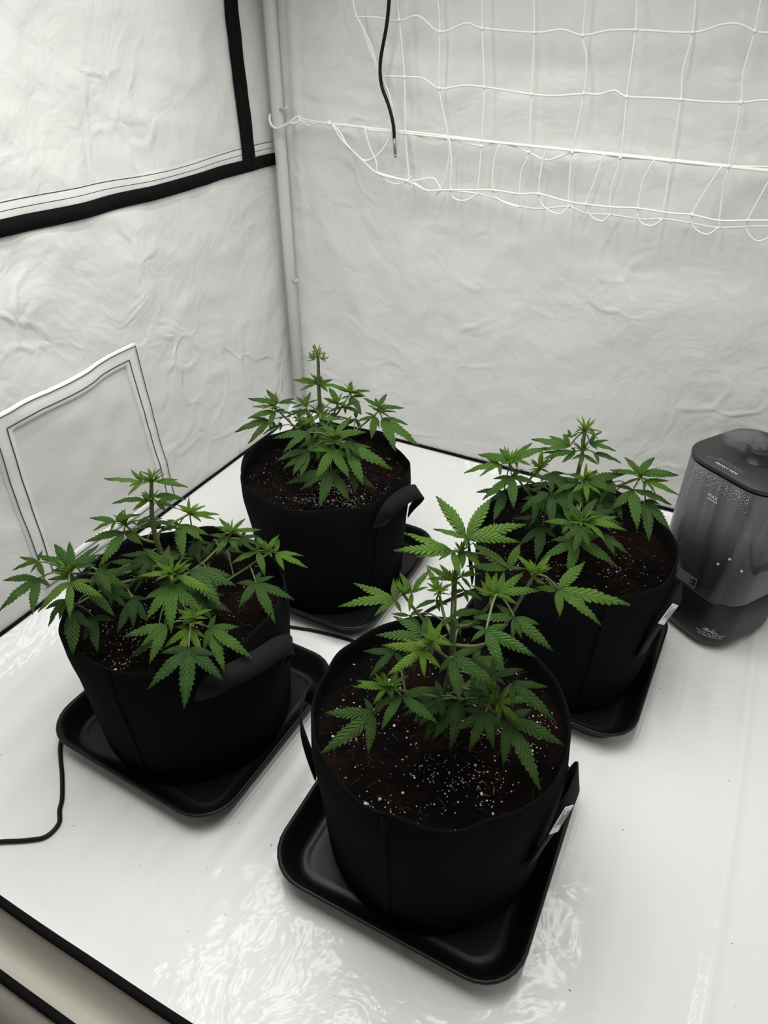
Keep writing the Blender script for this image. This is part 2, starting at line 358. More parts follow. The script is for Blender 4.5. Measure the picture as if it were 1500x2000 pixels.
MB().tube(smoothpath([HP(x, y, d) for x, y, d in ((183, 1495, -.02), (178, 1560, -.008), (205, 1635, .0), (270, 1672, 0), (330, 1655, 0), (430, 1600, 0), (540, 1520, 0), (578, 1552, 0), (545, 1590, 0), (450, 1612, 0))], 6), .0033, 8).obj('elastic_hook', M['cord'], net)
for pts in ([(545, 1525), (600, 1550), (780, 1580), (950, 1605)], [(560, 1565), (680, 1590), (800, 1600), (950, 1610)], [(950, 1605), (1080, 1740), (1150, 1880), (1230, 1960), (1340, 2030)], [(575, 1580), (545, 1640), (520, 1680)], [(580, 1580), (650, 1615), (705, 1640)], [(950, 1605), (1150, 1620), (1333, 1640), (1420, 1650)]):
    MB().tube(smoothpath([HP(x, y) for x, y in pts], 4), .0019, 6).obj('tie_cord', M['cord'], net)
MB().ball(HP(955, 1605, .002), .007, 10, 7).obj('knot', M['cord'], net)

# temperature probe on its black cable in front of the net
def PP(x, y): return on_plane(x, y, C0+V*(NV+.022), V)
probe = empty('sensor_probe', PP(771, 300), 'black probe cable with a steel tip hanging in front of the net', 'probe')
MB().tube([p-probe.location for p in smoothpath([PP(*q) for q in ((764, -60), (760, 0), (755, 50), (743, 120), (745, 165), (757, 200), (765, 228), (769, 250), (770, 271))], 8)], .0042, 8).obj('cable', M['cable'], probe)
MB().tube([PP(770, 269)-probe.location, PP(772, 301)-probe.location], .0040, 12).obj('steel_tip', M['steel'], probe)
MB().tube([PP(772, 302)-probe.location, PP(772.3, 307)-probe.location, PP(772.4, 308)-probe.location], [.0040, .0040, .002], 12).obj('end_cap', M['steel'], probe)

# ------------------------------------------------------------------ trays, fabric pots, soil
GEO = {'A': (.0859, .6872, -.4709), 'B': (-.3801, .9465, -.5082), 'C': (.3855, 1.1140, -.5113), 'D': (-.1368, 1.4021, -.4870)}
WHERE = {'A': 'nearest the camera', 'B': 'at the left', 'C': 'at the right beside the humidifier', 'D': 'in the back corner'}
def rsq(s, r, z, n=8):
    out = []
    for k, (sx, sy) in enumerate(((1, 1), (-1, 1), (-1, -1), (1, -1))):
        for i in range(n):
            th = (k+i/(n-1))*math.pi/2
            out.append((sx*(s/2-r)+r*math.cos(th), sy*(s/2-r)+r*math.sin(th), z))
    return out
def tray_mesh():
    b = MB()
    rg = [(.372, .050, .0), (.378, .053, .002), (.412, .066, .040), (.428, .072, .042), (.432, .074, .0455), (.428, .072, .049), (.420, .070, .0475), (.414, .067, .046), (.402, .062, .036), (.374, .052, .008), (.366, .048, .005), (.345, .04, .0045), (.335, .036, .006), (.330, .034, .006)]
    b.grid([rsq(*q) for q in rg], cl=True); n = len(rsq(.1, .02, 0)); b.f.append(tuple(range(len(b.v)-n, len(b.v)))); b.f.append(tuple(reversed(range(n))))
    return mesh('tray', b.v, b.f, M['tray'])
TM = tray_mesh()
TL = {'A': 'black square saucer tray under the pot nearest the camera', 'B': 'black square saucer tray under the pot at the left', 'C': 'black square saucer tray under the pot next to the humidifier', 'D': 'black square saucer tray under the pot in the back corner'}
for k, (x, y, a) in GEO.items():
    o = obj('saucer_tray', TM, loc=(x, y, .0012)); o.rotation_euler = (0, 0, a)
    tag(o, TL[k], 'tray', 'square trays under the pots')

PH = {'A': .325, 'B': .325, 'C': .328, 'D': .318}
HAND = {'A': [(-.52, 0), (2.95, 1)], 'B': [(-.68, 2), (2.5, 1)], 'C': [(-.62, 0), (2.7, 1)], 'D': [(-.52, 2), (2.75, 1)]}
POTL = {'A': 'black fabric pot nearest the camera with a white tag on its side strap', 'B': 'black fabric pot at the left, its strap sagging over the right front', 'C': 'black fabric pot on the right next to the humidifier', 'D': 'black fabric pot standing farthest back in the corner'}
SOILL = {'A': 'dark soil with white grains in the pot nearest the camera', 'B': 'dark soil with white grains in the left pot', 'C': 'dark soil with white grains in the pot next to the humidifier', 'D': 'reddish dark soil with white grains in the back corner pot'}
SZ = .282
def pot_r(k, th, z):
    s = {'A': 1.3, 'B': 4.1, 'C': 7.7, 'D': 9.4}[k]; h = PH[k]; t = z/h
    r = .183+.016*min(1, t*1.25)-.004*max(0, t-.86)/.14
    c, d = math.cos(th), math.sin(th)
    w_ = .006*noise.noise((c*1.3+s, d*1.3, t*1.2))+.0035*noise.noise((c*4+s, d*4, t*2.))*t
    fold_ = .007*max(0, t-.72)/.28*noise.noise((c*2.3+s, d*2.3, 5.))
    if k == 'D': fold_ += .006*max(0, t-.6)/.4*math.cos(7*th+.6)
    r -= .010*max(0, .06-t)/.06*(.5)
    return r+w_+fold_
def pot_top(k, th):
    s = {'A': 1.3, 'B': 4.1, 'C': 7.7, 'D': 9.4}[k]
    return PH[k]+.007*noise.noise((math.cos(th)*1.6+s, math.sin(th)*1.6, 2))+.003*noise.noise((math.cos(th)*5+s, math.sin(th)*5, 4))
NS = 120
perl = MB(); perl.ball((0, 0, 0), 1, 6, 4)
for k, (x, y, a) in GEO.items():
    pt = empty('fabric_pot', (x, y, .0075), POTL[k], 'pot', 'black fabric pots')
    ths = [2*math.pi*i/NS for i in range(NS)]
    b = MB(); rows = []
    for t in lin(0, 1, 22): rows.append([(pot_r(k, th, t*PH[k])*math.cos(th), pot_r(k, th, t*PH[k])*math.sin(th), t*pot_top(k, th)) for th in ths])
    for dr, t in ((.0015, 1.006), (.0035, 1.0), (.005, .97), (.0055, .86), (.006, .70)):
        rows.append([((pot_r(k, th, min(1, t)*PH[k])-dr)*math.cos(th), (pot_r(k, th, min(1, t)*PH[k])-dr)*math.sin(th), t*pot_top(k, th)) for th in ths])
    b.grid(rows, cl=True); b.f.append(tuple(reversed(range(NS)))); b.obj('felt_wall', M['felt'], pt)
    # vertical seam
    ts = {'A': -2.02, 'B': -1.9, 'C': -1.5, 'D': -.9}[k]
    sp = [Vector(((pot_r(k, ts, t*PH[k])+.0008)*math.cos(ts), (pot_r(k, ts, t*PH[k])+.0008)*math.sin(ts), t*pot_top(k, ts))) for t in lin(.03, .995, 30)]
    nn = Vector((math.cos(ts), math.sin(ts), 0)); tt = Vector((-math.sin(ts), math.cos(ts), 0))
    strip(sp, lambda i: (tt, nn), .011, .0016).obj('seam', M['felt'], pt)
    for th0, style in HAND[k]:
        rows = []; hw = .019 if style == 2 else .0165; path = []
        sp_, top, low, bl = {0: (.29, .280, .145, .012), 1: (.22, .292, .17, .016), 2: (.36 if k == 'B' else .30, .306, .225, .030)}[style]
        for i in range(41):
            t = -1+2*i/40; th = th0+sp_*math.sin(t*math.pi/2)+(.10*t if style == 2 else 0)
            q = max(0, 1-abs(t)**2.2)**.9
            c = Vector((math.cos(th), math.sin(th), 0))
            zz_ = low+(top-low)*q-(.030*t if style == 2 else 0)
            path.append((c*(pot_r(k, th, zz_)+.003+bl*q)+Vector((0, 0, zz_)), c))
        for i in range(41):
            p, c = path[i]; tg = (path[min(i+1, 40)][0]-path[max(i-1, 0)][0]).normalized()
            lean = Vector((0, 0, 1))*(1.5 if style == 2 else .35)*(1-(abs(i-20)/20)**2)
            n_ = (c+lean).normalized(); ac = tg.cross(n_).normalized(); n_ = ac.cross(tg).normalized()
            if n_.dot(c) < 0: n_ = -n_
            if style == 0 and th0 > -1 and th0 < 0 and i == 11: tagspot = (p, n_, ac, tg)
            rows.append([p-ac*hw, p-ac*hw+n_*.0025, p+ac*hw+n_*.0025, p+ac*hw])
        MB().grid(rows, cl=True).obj('strap', M['webbing'], pt)
    if k in 'AC':
        p, c, ac, upv = tagspot
        p = p+c*.0036+ac*-.004; tg = upv
        tgo = MB().box(p, tg*.023, ac*.0125, c*.0006).obj('tag', M['tagwhite'], pt, smooth=False); tag(tgo, 'small white sewn tag')
        upv = ac
        pr = MB()
        for j in range(4): pr.box(p+c*.0009+upv*(.009-.006*j)+tg*(.003*(j % 2)), tg*(.015-.003*(j % 3)), upv*.0012, c*.0003)
        pr.obj('tag_print', M['dimprint'], tgo, smooth=False)
    # soil
    def sh(px, py):
        q = math.hypot(px, py)/.19
        return SZ+.010*noise.noise((px*7+x*9, py*7+y*9, 1))+.006*noise.noise((px*26+x, py*26+y, 2))+.006*abs(noise.noise((px*60, py*60+x, 3)))-.012*max(0, .35-q)+.004*max(0, q-.8)
    rows = []
    for i in range(1, 46):
        rows.append([((pot_r(k, th, .28)-.005)*i/45*math.cos(th), (pot_r(k, th, .28)-.005)*i/45*math.sin(th), 0) for th in ths])
    rows = [[(q[0], q[1], sh(q[0], q[1])) for q in r_] for r_ in rows]
    b = MB().grid(rows, cl=True); b.f.append(tuple(range(NS)))
    so = b.obj('potting_soil', M['soil']); so.location = (x, y, .0075); tag(so, SOILL[k], 'soil', kind='stuff')
    pb = MB(); rr = random.Random(ord(k)*3); n = 0
    ctr = {'A': (.0, -.07, .075), 'B': (-.03, -.10, .06), 'C': (-.02, -.08, .08), 'D': (.05, -.09, .06)}[k]
    tot = {'A': 640, 'B': 380, 'C': 300, 'D': 560}[k]
    cl_ = [(rr.gauss(ctr[0], ctr[2]*1.2), rr.gauss(ctr[1], ctr[2]*.8)) for _ in range(16)]
    while n < tot:
        if rr.random() < .62: q = cl_[rr.randrange(16)]; px, py = q[0]+rr.gauss(0, .016), q[1]+rr.gauss(0, .013)
        else:
            th = rr.uniform(0, 6.283); q = .185*math.sqrt(rr.random()); px, py = q*math.cos(th), q*math.sin(th)
        if math.hypot(px, py) > .184: continue
        s_ = (.0005+.0009*rr.random()**2.5)*(1.1 if rr.random() < .9 else 1.9)
        n += 1
        pb.ball((px, py, sh(px, py)+s_*.55), s_, 5, 3, (rr.uniform(.8, 1.4), rr.uniform(.8, 1.4), rr.uniform(.6, 1)))
    tag(pb.obj('perlite', M['perlite'], so, smooth=False), 'white perlite grains', kind='stuff')
    fb = MB()
    for _ in range(150):
        th = rr.uniform(0, 6.283); q = .18*math.sqrt(rr.random()); p = Vector((q*math.cos(th), q*math.sin(th), 0)); p.z = sh(p.x, p.y)
        d = Vector((rr.uniform(-1, 1), rr.uniform(-1, 1), .15)).normalized()*rr.uniform(.006, .016)
        fb.tube([p, p+d*.5+Vector((0, 0, .003)), p+d], .0004, 3, False)
    tag(fb.obj('fibres', simple('soil_fibre', (.06, .028, .014), .9) if k == 'A' else bpy.data.materials['soil_fibre'], so), kind='stuff')

# ------------------------------------------------------------------ plants
# plant data in millimetres, world space
DATA = {}
DATA['A'] = {'base': [86, 687, 285], 'stem': [[97, 686, 424], [95, 686, 475], [93, 686, 542], [92, 686, 587], [96, 686, 630]],
    'shoots': [
        [[101, 685, 650], None, 13],
        [[92, 686, 584], None, 13],
        [[186, 655, 623], [148, 673, 489], 16],
        [[139, 640, 603], [119, 671, 522], 15],
        [[26, 695, 552], [92, 686, 485], 17],
        [[78, 739, 515], [89, 702, 499], 15],
        [[57, 610, 545], [92, 662, 461], 17],
        [[86, 617, 516], [96, 665, 405], 0],
        [[7, 606, 470], [89, 660, 384], 18],
        [[110, 644, 403], [96, 674, 358], 0],
        [[152, 618, 426], [114, 666, 399], 17],
    ],
    'leaves': [
        [0, 3, [102, 685, 654], [-27, -268, 963], [[68, 754, 672], [75, 738, 668], [62, 701, 657], [139, 746, 672], [179, 705, 661], [167, 678, 653], [101, 673, 650]]],
        [0, 3, [86, 687, 633], [-33, -268, 963], [[12, 690, 631], [26, 717, 639], [40, 679, 629], [93, 647, 622], [68, 674, 628]]],
        [0, 4, [100, 685, 634], [-29, -268, 963], [[124, 656, 626], [98, 701, 638], [121, 674, 631], [96, 659, 626]]],
        [0, 4, [158, 678, 612], [47, -277, 960], [[114, 715, 625], [178, 717, 622], [104, 678, 615], [179, 678, 611]]],
        [1, 3, [89, 687, 584], [-33, -268, 963], [[73, 711, 591], [56, 710, 590], [56, 689, 584], [86, 703, 589]]],
        [1, 3, [100, 685, 592], [-29, -268, 963], [[127, 689, 594], [119, 696, 595], [112, 666, 586], [105, 696, 595]]],
        [1, 5, [105, 685, 569], [-26, -269, 963], [[128, 669, 565], [109, 666, 564], [85, 679, 567]]],
        [2, 2, [186, 655, 624], [78, -300, 951], [[164, 681, 634], [211, 683, 631], [204, 671, 628], [209, 664, 625], [182, 673, 630]]],
        [2, 3, [183, 655, 619], [74, -300, 951], [[199, 643, 614], [174, 670, 625], [192, 643, 615]]],
        [2, 4, [217, 651, 600], [112, -303, 946], [[259, 694, 609], [305, 637, 586], [262, 608, 581], [213, 614, 589], [188, 651, 604], [204, 666, 607]]],
        [3, 3, [141, 640, 603], [28, -316, 948], [[176, 670, 612], [194, 646, 603], [163, 626, 598], [151, 671, 613]]],
        [3, 2, [132, 641, 599], [18, -315, 949], [[129, 676, 611], [121, 663, 606], [108, 655, 604], [116, 645, 601], [131, 624, 593], [143, 675, 610]]],
        [3, 6, [159, 618, 584], [48, -338, 940], [[108, 616, 586], [137, 635, 591], [189, 610, 580], [201, 578, 568], [165, 592, 574], [154, 592, 575]]],
        [3, 6, [115, 563, 618], [-1, -390, 921], [[97, 549, 613], [131, 514, 598], [167, 534, 606], [141, 568, 621], [99, 566, 620]]],
        [3, 7, [132, 722, 496], [19, -231, 973], [[113, 714, 495], [143, 720, 496], [127, 702, 492]]],
        [4, 3, [15, 696, 541], [-113, -257, 960], [[-42, 728, 543], [-62, 693, 531], [13, 731, 550], [23, 676, 537], [-14, 673, 532]]],
        [4, 2, [37, 693, 557], [-88, -260, 961], [[21, 726, 565], [64, 728, 569], [15, 697, 556], [59, 700, 561], [33, 664, 549]]],
        [5, 3, [79, 738, 521], [-41, -213, 976], [[62, 782, 529], [61, 752, 523], [98, 749, 524], [59, 740, 520]]],
        [5, 5, [75, 739, 502], [-47, -212, 976], [[43, 725, 497], [79, 719, 497], [54, 730, 498], [91, 730, 500]]],
        [5, 5, [89, 657, 550], [-31, -287, 957], [[73, 640, 545], [97, 639, 545], [131, 660, 553], [109, 668, 554]]],
        [5, 7, [38, 754, 457], [-89, -196, 977], [[11, 759, 456], [59, 763, 461], [56, 726, 454], [40, 736, 454]]],
        [5, 7, [111, 745, 447], [-6, -206, 978], [[146, 748, 448], [130, 753, 449], [112, 724, 443]]],
        [6, 1, [48, 611, 536], [-74, -343, 936], [[-3, 619, 535], [3, 581, 521], [50, 577, 523], [23, 626, 539], [71, 586, 528]]],
        [6, 1, [60, 610, 553], [-61, -345, 937], [[45, 619, 556], [57, 640, 564], [88, 602, 552], [74, 635, 563], [71, 592, 547]]],
        [6, 5, [51, 641, 530], [-72, -314, 947], [[-11, 645, 527], [12, 670, 536], [57, 670, 540], [73, 649, 534]]],
        [6, 8, [13, 636, 506], [-113, -318, 941], [[-28, 640, 502], [-19, 604, 491], [28, 613, 500], [3, 643, 507]]],
        [6, 9, [22, 655, 454], [-103, -299, 949], [[33, 637, 449], [47, 658, 457], [13, 645, 449]]],
        [7, 6, [86, 617, 515], [-33, -339, 940], [[128, 630, 521], [144, 576, 503], [94, 561, 495], [69, 597, 508], [101, 622, 518]]],
        [8, 2, [3, 607, 469], [-123, -346, 930], [[-41, 612, 465], [-36, 620, 468], [-14, 588, 459], [-12, 628, 474], [12, 592, 464]]],
        [8, 2, [10, 606, 476], [-115, -347, 931], [[33, 616, 483], [20, 598, 475], [10, 587, 469], [19, 627, 485]]],
        [8, 5, [23, 604, 456], [-101, -349, 932], [[70, 611, 463], [69, 568, 447], [-3, 563, 438], [-12, 597, 449]]],
        [8, 6, [-14, 609, 415], [-141, -343, 929], [[-81, 616, 408], [-84, 565, 388], [-21, 559, 396], [-27, 631, 421], [3, 621, 422]]],
        [9, 8, [106, 644, 396], [-12, -309, 951], [[59, 642, 395], [65, 593, 379], [89, 580, 375], [111, 617, 387], [87, 653, 399]]],
        [10, 7, [143, 620, 439], [30, -336, 941], [[109, 626, 442], [106, 607, 435], [123, 601, 433], [144, 633, 444], [134, 636, 445]]],
        [10, 3, [155, 618, 426], [43, -337, 941], [[175, 642, 434], [211, 626, 426], [185, 586, 413], [152, 591, 416], [151, 627, 430]]],
        [10, 6, [170, 616, 392], [60, -339, 939], [[144, 601, 388], [158, 558, 372], [205, 531, 359], [243, 586, 376], [207, 632, 395]]],
        [10, 7, [168, 617, 465], [57, -338, 939], [[216, 615, 461], [219, 572, 446], [166, 585, 454], [180, 622, 466]]],
        [10, 9, [143, 620, 477], [30, -336, 941], [[115, 641, 486], [185, 629, 480], [159, 607, 472], [147, 647, 487]]],
    ]}
DATA['B'] = {'base': [-380, 946, 285], 'stem': [[-387, 944, 417], [-389, 943, 481], [-383, 945, 531], [-377, 948, 566]],
    'shoots': [
        [[-377, 948, 566], None, 21],
        [[-383, 945, 531], None, 18],
        [[-436, 945, 482], [-389, 949, 464], 20],
        [[-514, 871, 439], [-399, 932, 416], 22],
        [[-505, 843, 396], [-458, 899, 391], 0],
        [[-345, 864, 443], [-364, 924, 428], 26],
        [[-309, 813, 385], [-361, 906, 366], 24],
        [[-351, 1023, 451], [-387, 963, 456], 21],
        [[-281, 1019, 408], [-329, 977, 374], 19],
        [[-215, 1013, 369], [-288, 983, 327], 21],
    ],
    'leaves': [
        [0, 3, [-390, 943, 571], [98, -251, 963], [[-450, 943, 577], [-405, 913, 565], [-413, 966, 580], [-398, 965, 578], [-408, 931, 570]]],
        [0, 1, [-374, 949, 578], [101, -250, 963], [[-385, 966, 583], [-394, 957, 582], [-363, 965, 581], [-366, 950, 577]]],
        [0, 4, [-370, 951, 567], [103, -249, 963], [[-318, 944, 559], [-354, 954, 566], [-337, 959, 565]]],
        [1, 4, [-388, 943, 534], [99, -251, 963], [[-442, 931, 536], [-407, 921, 530], [-400, 956, 539]]],
        [1, 4, [-377, 948, 539], [101, -250, 963], [[-325, 946, 533], [-354, 958, 539]]],
        [1, 6, [-387, 976, 510], [97, -231, 968], [[-351, 964, 504], [-366, 955, 503], [-356, 985, 509]]],
        [2, 4, [-449, 941, 494], [24, -258, 966], [[-493, 945, 497], [-481, 919, 489], [-452, 920, 489], [-440, 965, 501], [-410, 955, 497]]],
        [2, 5, [-441, 944, 470], [32, -254, 967], [[-499, 918, 466], [-463, 871, 452], [-403, 917, 462], [-415, 939, 468], [-461, 933, 468]]],
        [2, 7, [-437, 989, 452], [38, -206, 978], [[-406, 1005, 454], [-400, 987, 451], [-415, 1012, 456]]],
        [3, 5, [-508, 873, 451], [-43, -326, 944], [[-574, 898, 456], [-550, 917, 464], [-526, 920, 466], [-472, 912, 466], [-466, 895, 460], [-469, 875, 453]]],
        [3, 3, [-503, 843, 444], [-28, -349, 937], [[-540, 795, 425], [-487, 784, 422], [-440, 815, 436], [-463, 845, 446], [-528, 827, 438]]],
        [3, 5, [-550, 857, 476], [-48, -323, 945], [[-583, 866, 478], [-585, 842, 470], [-555, 836, 469], [-530, 827, 467], [-548, 876, 483]]],
        [3, 6, [-558, 854, 443], [-48, -322, 945], [[-614, 852, 440], [-601, 799, 423], [-548, 793, 423], [-566, 836, 437], [-533, 838, 440]]],
        [3, 2, [-509, 873, 427], [-44, -326, 944], [[-553, 892, 431], [-555, 872, 424], [-504, 882, 430]]],
        [4, 8, [-516, 838, 413], [-30, -346, 938], [[-530, 792, 396], [-544, 821, 406], [-516, 803, 400]]],
        [4, 8, [-512, 840, 385], [-30, -347, 937], [[-493, 769, 359], [-472, 810, 375], [-517, 800, 370], [-492, 770, 360]]],
        [4, 9, [-487, 850, 363], [-19, -349, 937], [[-494, 808, 348], [-464, 788, 341], [-449, 843, 361], [-505, 833, 357]]],
        [4, 8, [-480, 852, 413], [-12, -347, 938], [[-430, 810, 398], [-465, 829, 405], [-455, 849, 412]]],
        [4, 9, [-416, 857, 399], [59, -342, 938], [[-429, 797, 378], [-403, 804, 379], [-383, 816, 382], [-433, 855, 399], [-391, 855, 397]]],
        [4, 7, [-462, 860, 458], [8, -340, 941], [[-428, 817, 442], [-448, 831, 448], [-443, 849, 454]]],
        [4, 7, [-442, 975, 368], [31, -220, 975], [[-514, 937, 361], [-502, 982, 371], [-496, 948, 363]]],
        [4, 8, [-427, 1014, 368], [49, -178, 983], [[-490, 1003, 369], [-476, 980, 364], [-453, 1023, 371]]],
        [5, 5, [-366, 898, 434], [115, -299, 947], [[-408, 926, 448], [-367, 937, 446], [-392, 907, 440], [-347, 920, 439]]],
        [5, 2, [-348, 862, 449], [133, -334, 933], [[-395, 849, 451], [-377, 855, 450], [-367, 844, 445], [-364, 875, 456]]],
        [5, 2, [-339, 866, 441], [143, -330, 933], [[-318, 891, 446], [-271, 839, 421], [-310, 853, 432], [-324, 855, 434], [-338, 889, 448]]],
        [5, 7, [-332, 912, 412], [152, -284, 947], [[-261, 910, 400], [-268, 847, 382], [-251, 892, 393], [-286, 866, 391]]],
        [5, 4, [-348, 862, 419], [132, -334, 933], [[-388, 835, 415], [-376, 800, 401], [-335, 783, 389], [-291, 822, 397], [-297, 863, 412]]],
        [6, 1, [-315, 811, 375], [164, -380, 910], [[-350, 775, 366], [-325, 753, 353], [-289, 770, 354], [-288, 799, 365], [-339, 810, 379]]],
        [6, 1, [-307, 814, 397], [173, -376, 911], [[-331, 823, 405], [-318, 827, 405], [-277, 830, 398], [-330, 807, 399], [-283, 814, 393]]],
        [6, 4, [-287, 822, 363], [191, -365, 911], [[-280, 845, 371], [-240, 832, 357], [-213, 784, 332], [-254, 758, 330], [-291, 786, 349]]],
        [6, 5, [-345, 799, 394], [131, -392, 911], [[-408, 773, 392], [-362, 738, 370], [-350, 808, 398], [-379, 760, 382]]],
        [6, 8, [-306, 766, 375], [155, -384, 910], [[-356, 701, 356], [-299, 678, 337], [-248, 726, 348], [-346, 754, 377], [-263, 759, 365]]],
        [6, 8, [-386, 837, 324], [91, -360, 928], [[-424, 801, 314], [-370, 814, 314], [-399, 826, 321]]],
        [6, 9, [-315, 930, 330], [171, -265, 949], [[-344, 933, 336], [-271, 906, 316], [-301, 947, 333]]],
        [7, 3, [-349, 1023, 452], [137, -166, 977], [[-376, 1040, 459], [-299, 1028, 446], [-304, 1014, 444], [-326, 1045, 453], [-364, 1039, 457], [-326, 1004, 446]]],
        [7, 4, [-371, 1015, 433], [113, -176, 978], [[-397, 995, 432], [-348, 937, 416], [-319, 978, 420], [-315, 996, 423], [-395, 1023, 437]]],
        [7, 8, [-352, 1022, 387], [134, -167, 977], [[-351, 975, 379], [-332, 971, 375], [-319, 1024, 383], [-316, 996, 377], [-364, 1018, 388]]],
        [7, 8, [-327, 1054, 365], [163, -131, 978], [[-340, 995, 359], [-303, 1037, 359], [-298, 1062, 361], [-325, 1027, 361]]],
        [8, 3, [-278, 1020, 413], [215, -168, 962], [[-307, 1048, 424], [-260, 1057, 415], [-227, 1038, 405], [-311, 1022, 421], [-253, 1011, 406]]],
        [8, 4, [-286, 1017, 401], [207, -171, 963], [[-322, 1017, 408], [-301, 973, 396], [-261, 984, 390], [-236, 998, 387]]],
        [8, 8, [-306, 1062, 336], [186, -121, 975], [[-328, 1039, 337], [-271, 1063, 329], [-293, 1025, 329], [-279, 1090, 334]]],
        [9, 3, [-216, 1012, 378], [253, -185, 950], [[-249, 1040, 392], [-199, 1052, 381], [-237, 1018, 385]]],
        [9, 3, [-203, 1018, 365], [253, -185, 950], [[-152, 1024, 353], [-142, 994, 345], [-183, 979, 353], [-200, 1053, 371]]],
        [9, 4, [-233, 1006, 378], [253, -185, 950], [[-274, 966, 381], [-214, 954, 363], [-268, 1021, 390], [-237, 1041, 386]]],
        [9, 6, [-229, 942, 357], [261, -247, 933], [[-262, 932, 363], [-252, 885, 348], [-188, 870, 326], [-160, 924, 332], [-199, 963, 354], [-225, 968, 362]]],
        [9, 8, [-314, 951, 371], [173, -243, 955], [[-277, 948, 363], [-292, 912, 357], [-271, 932, 358], [-318, 976, 378]]],
    ]}
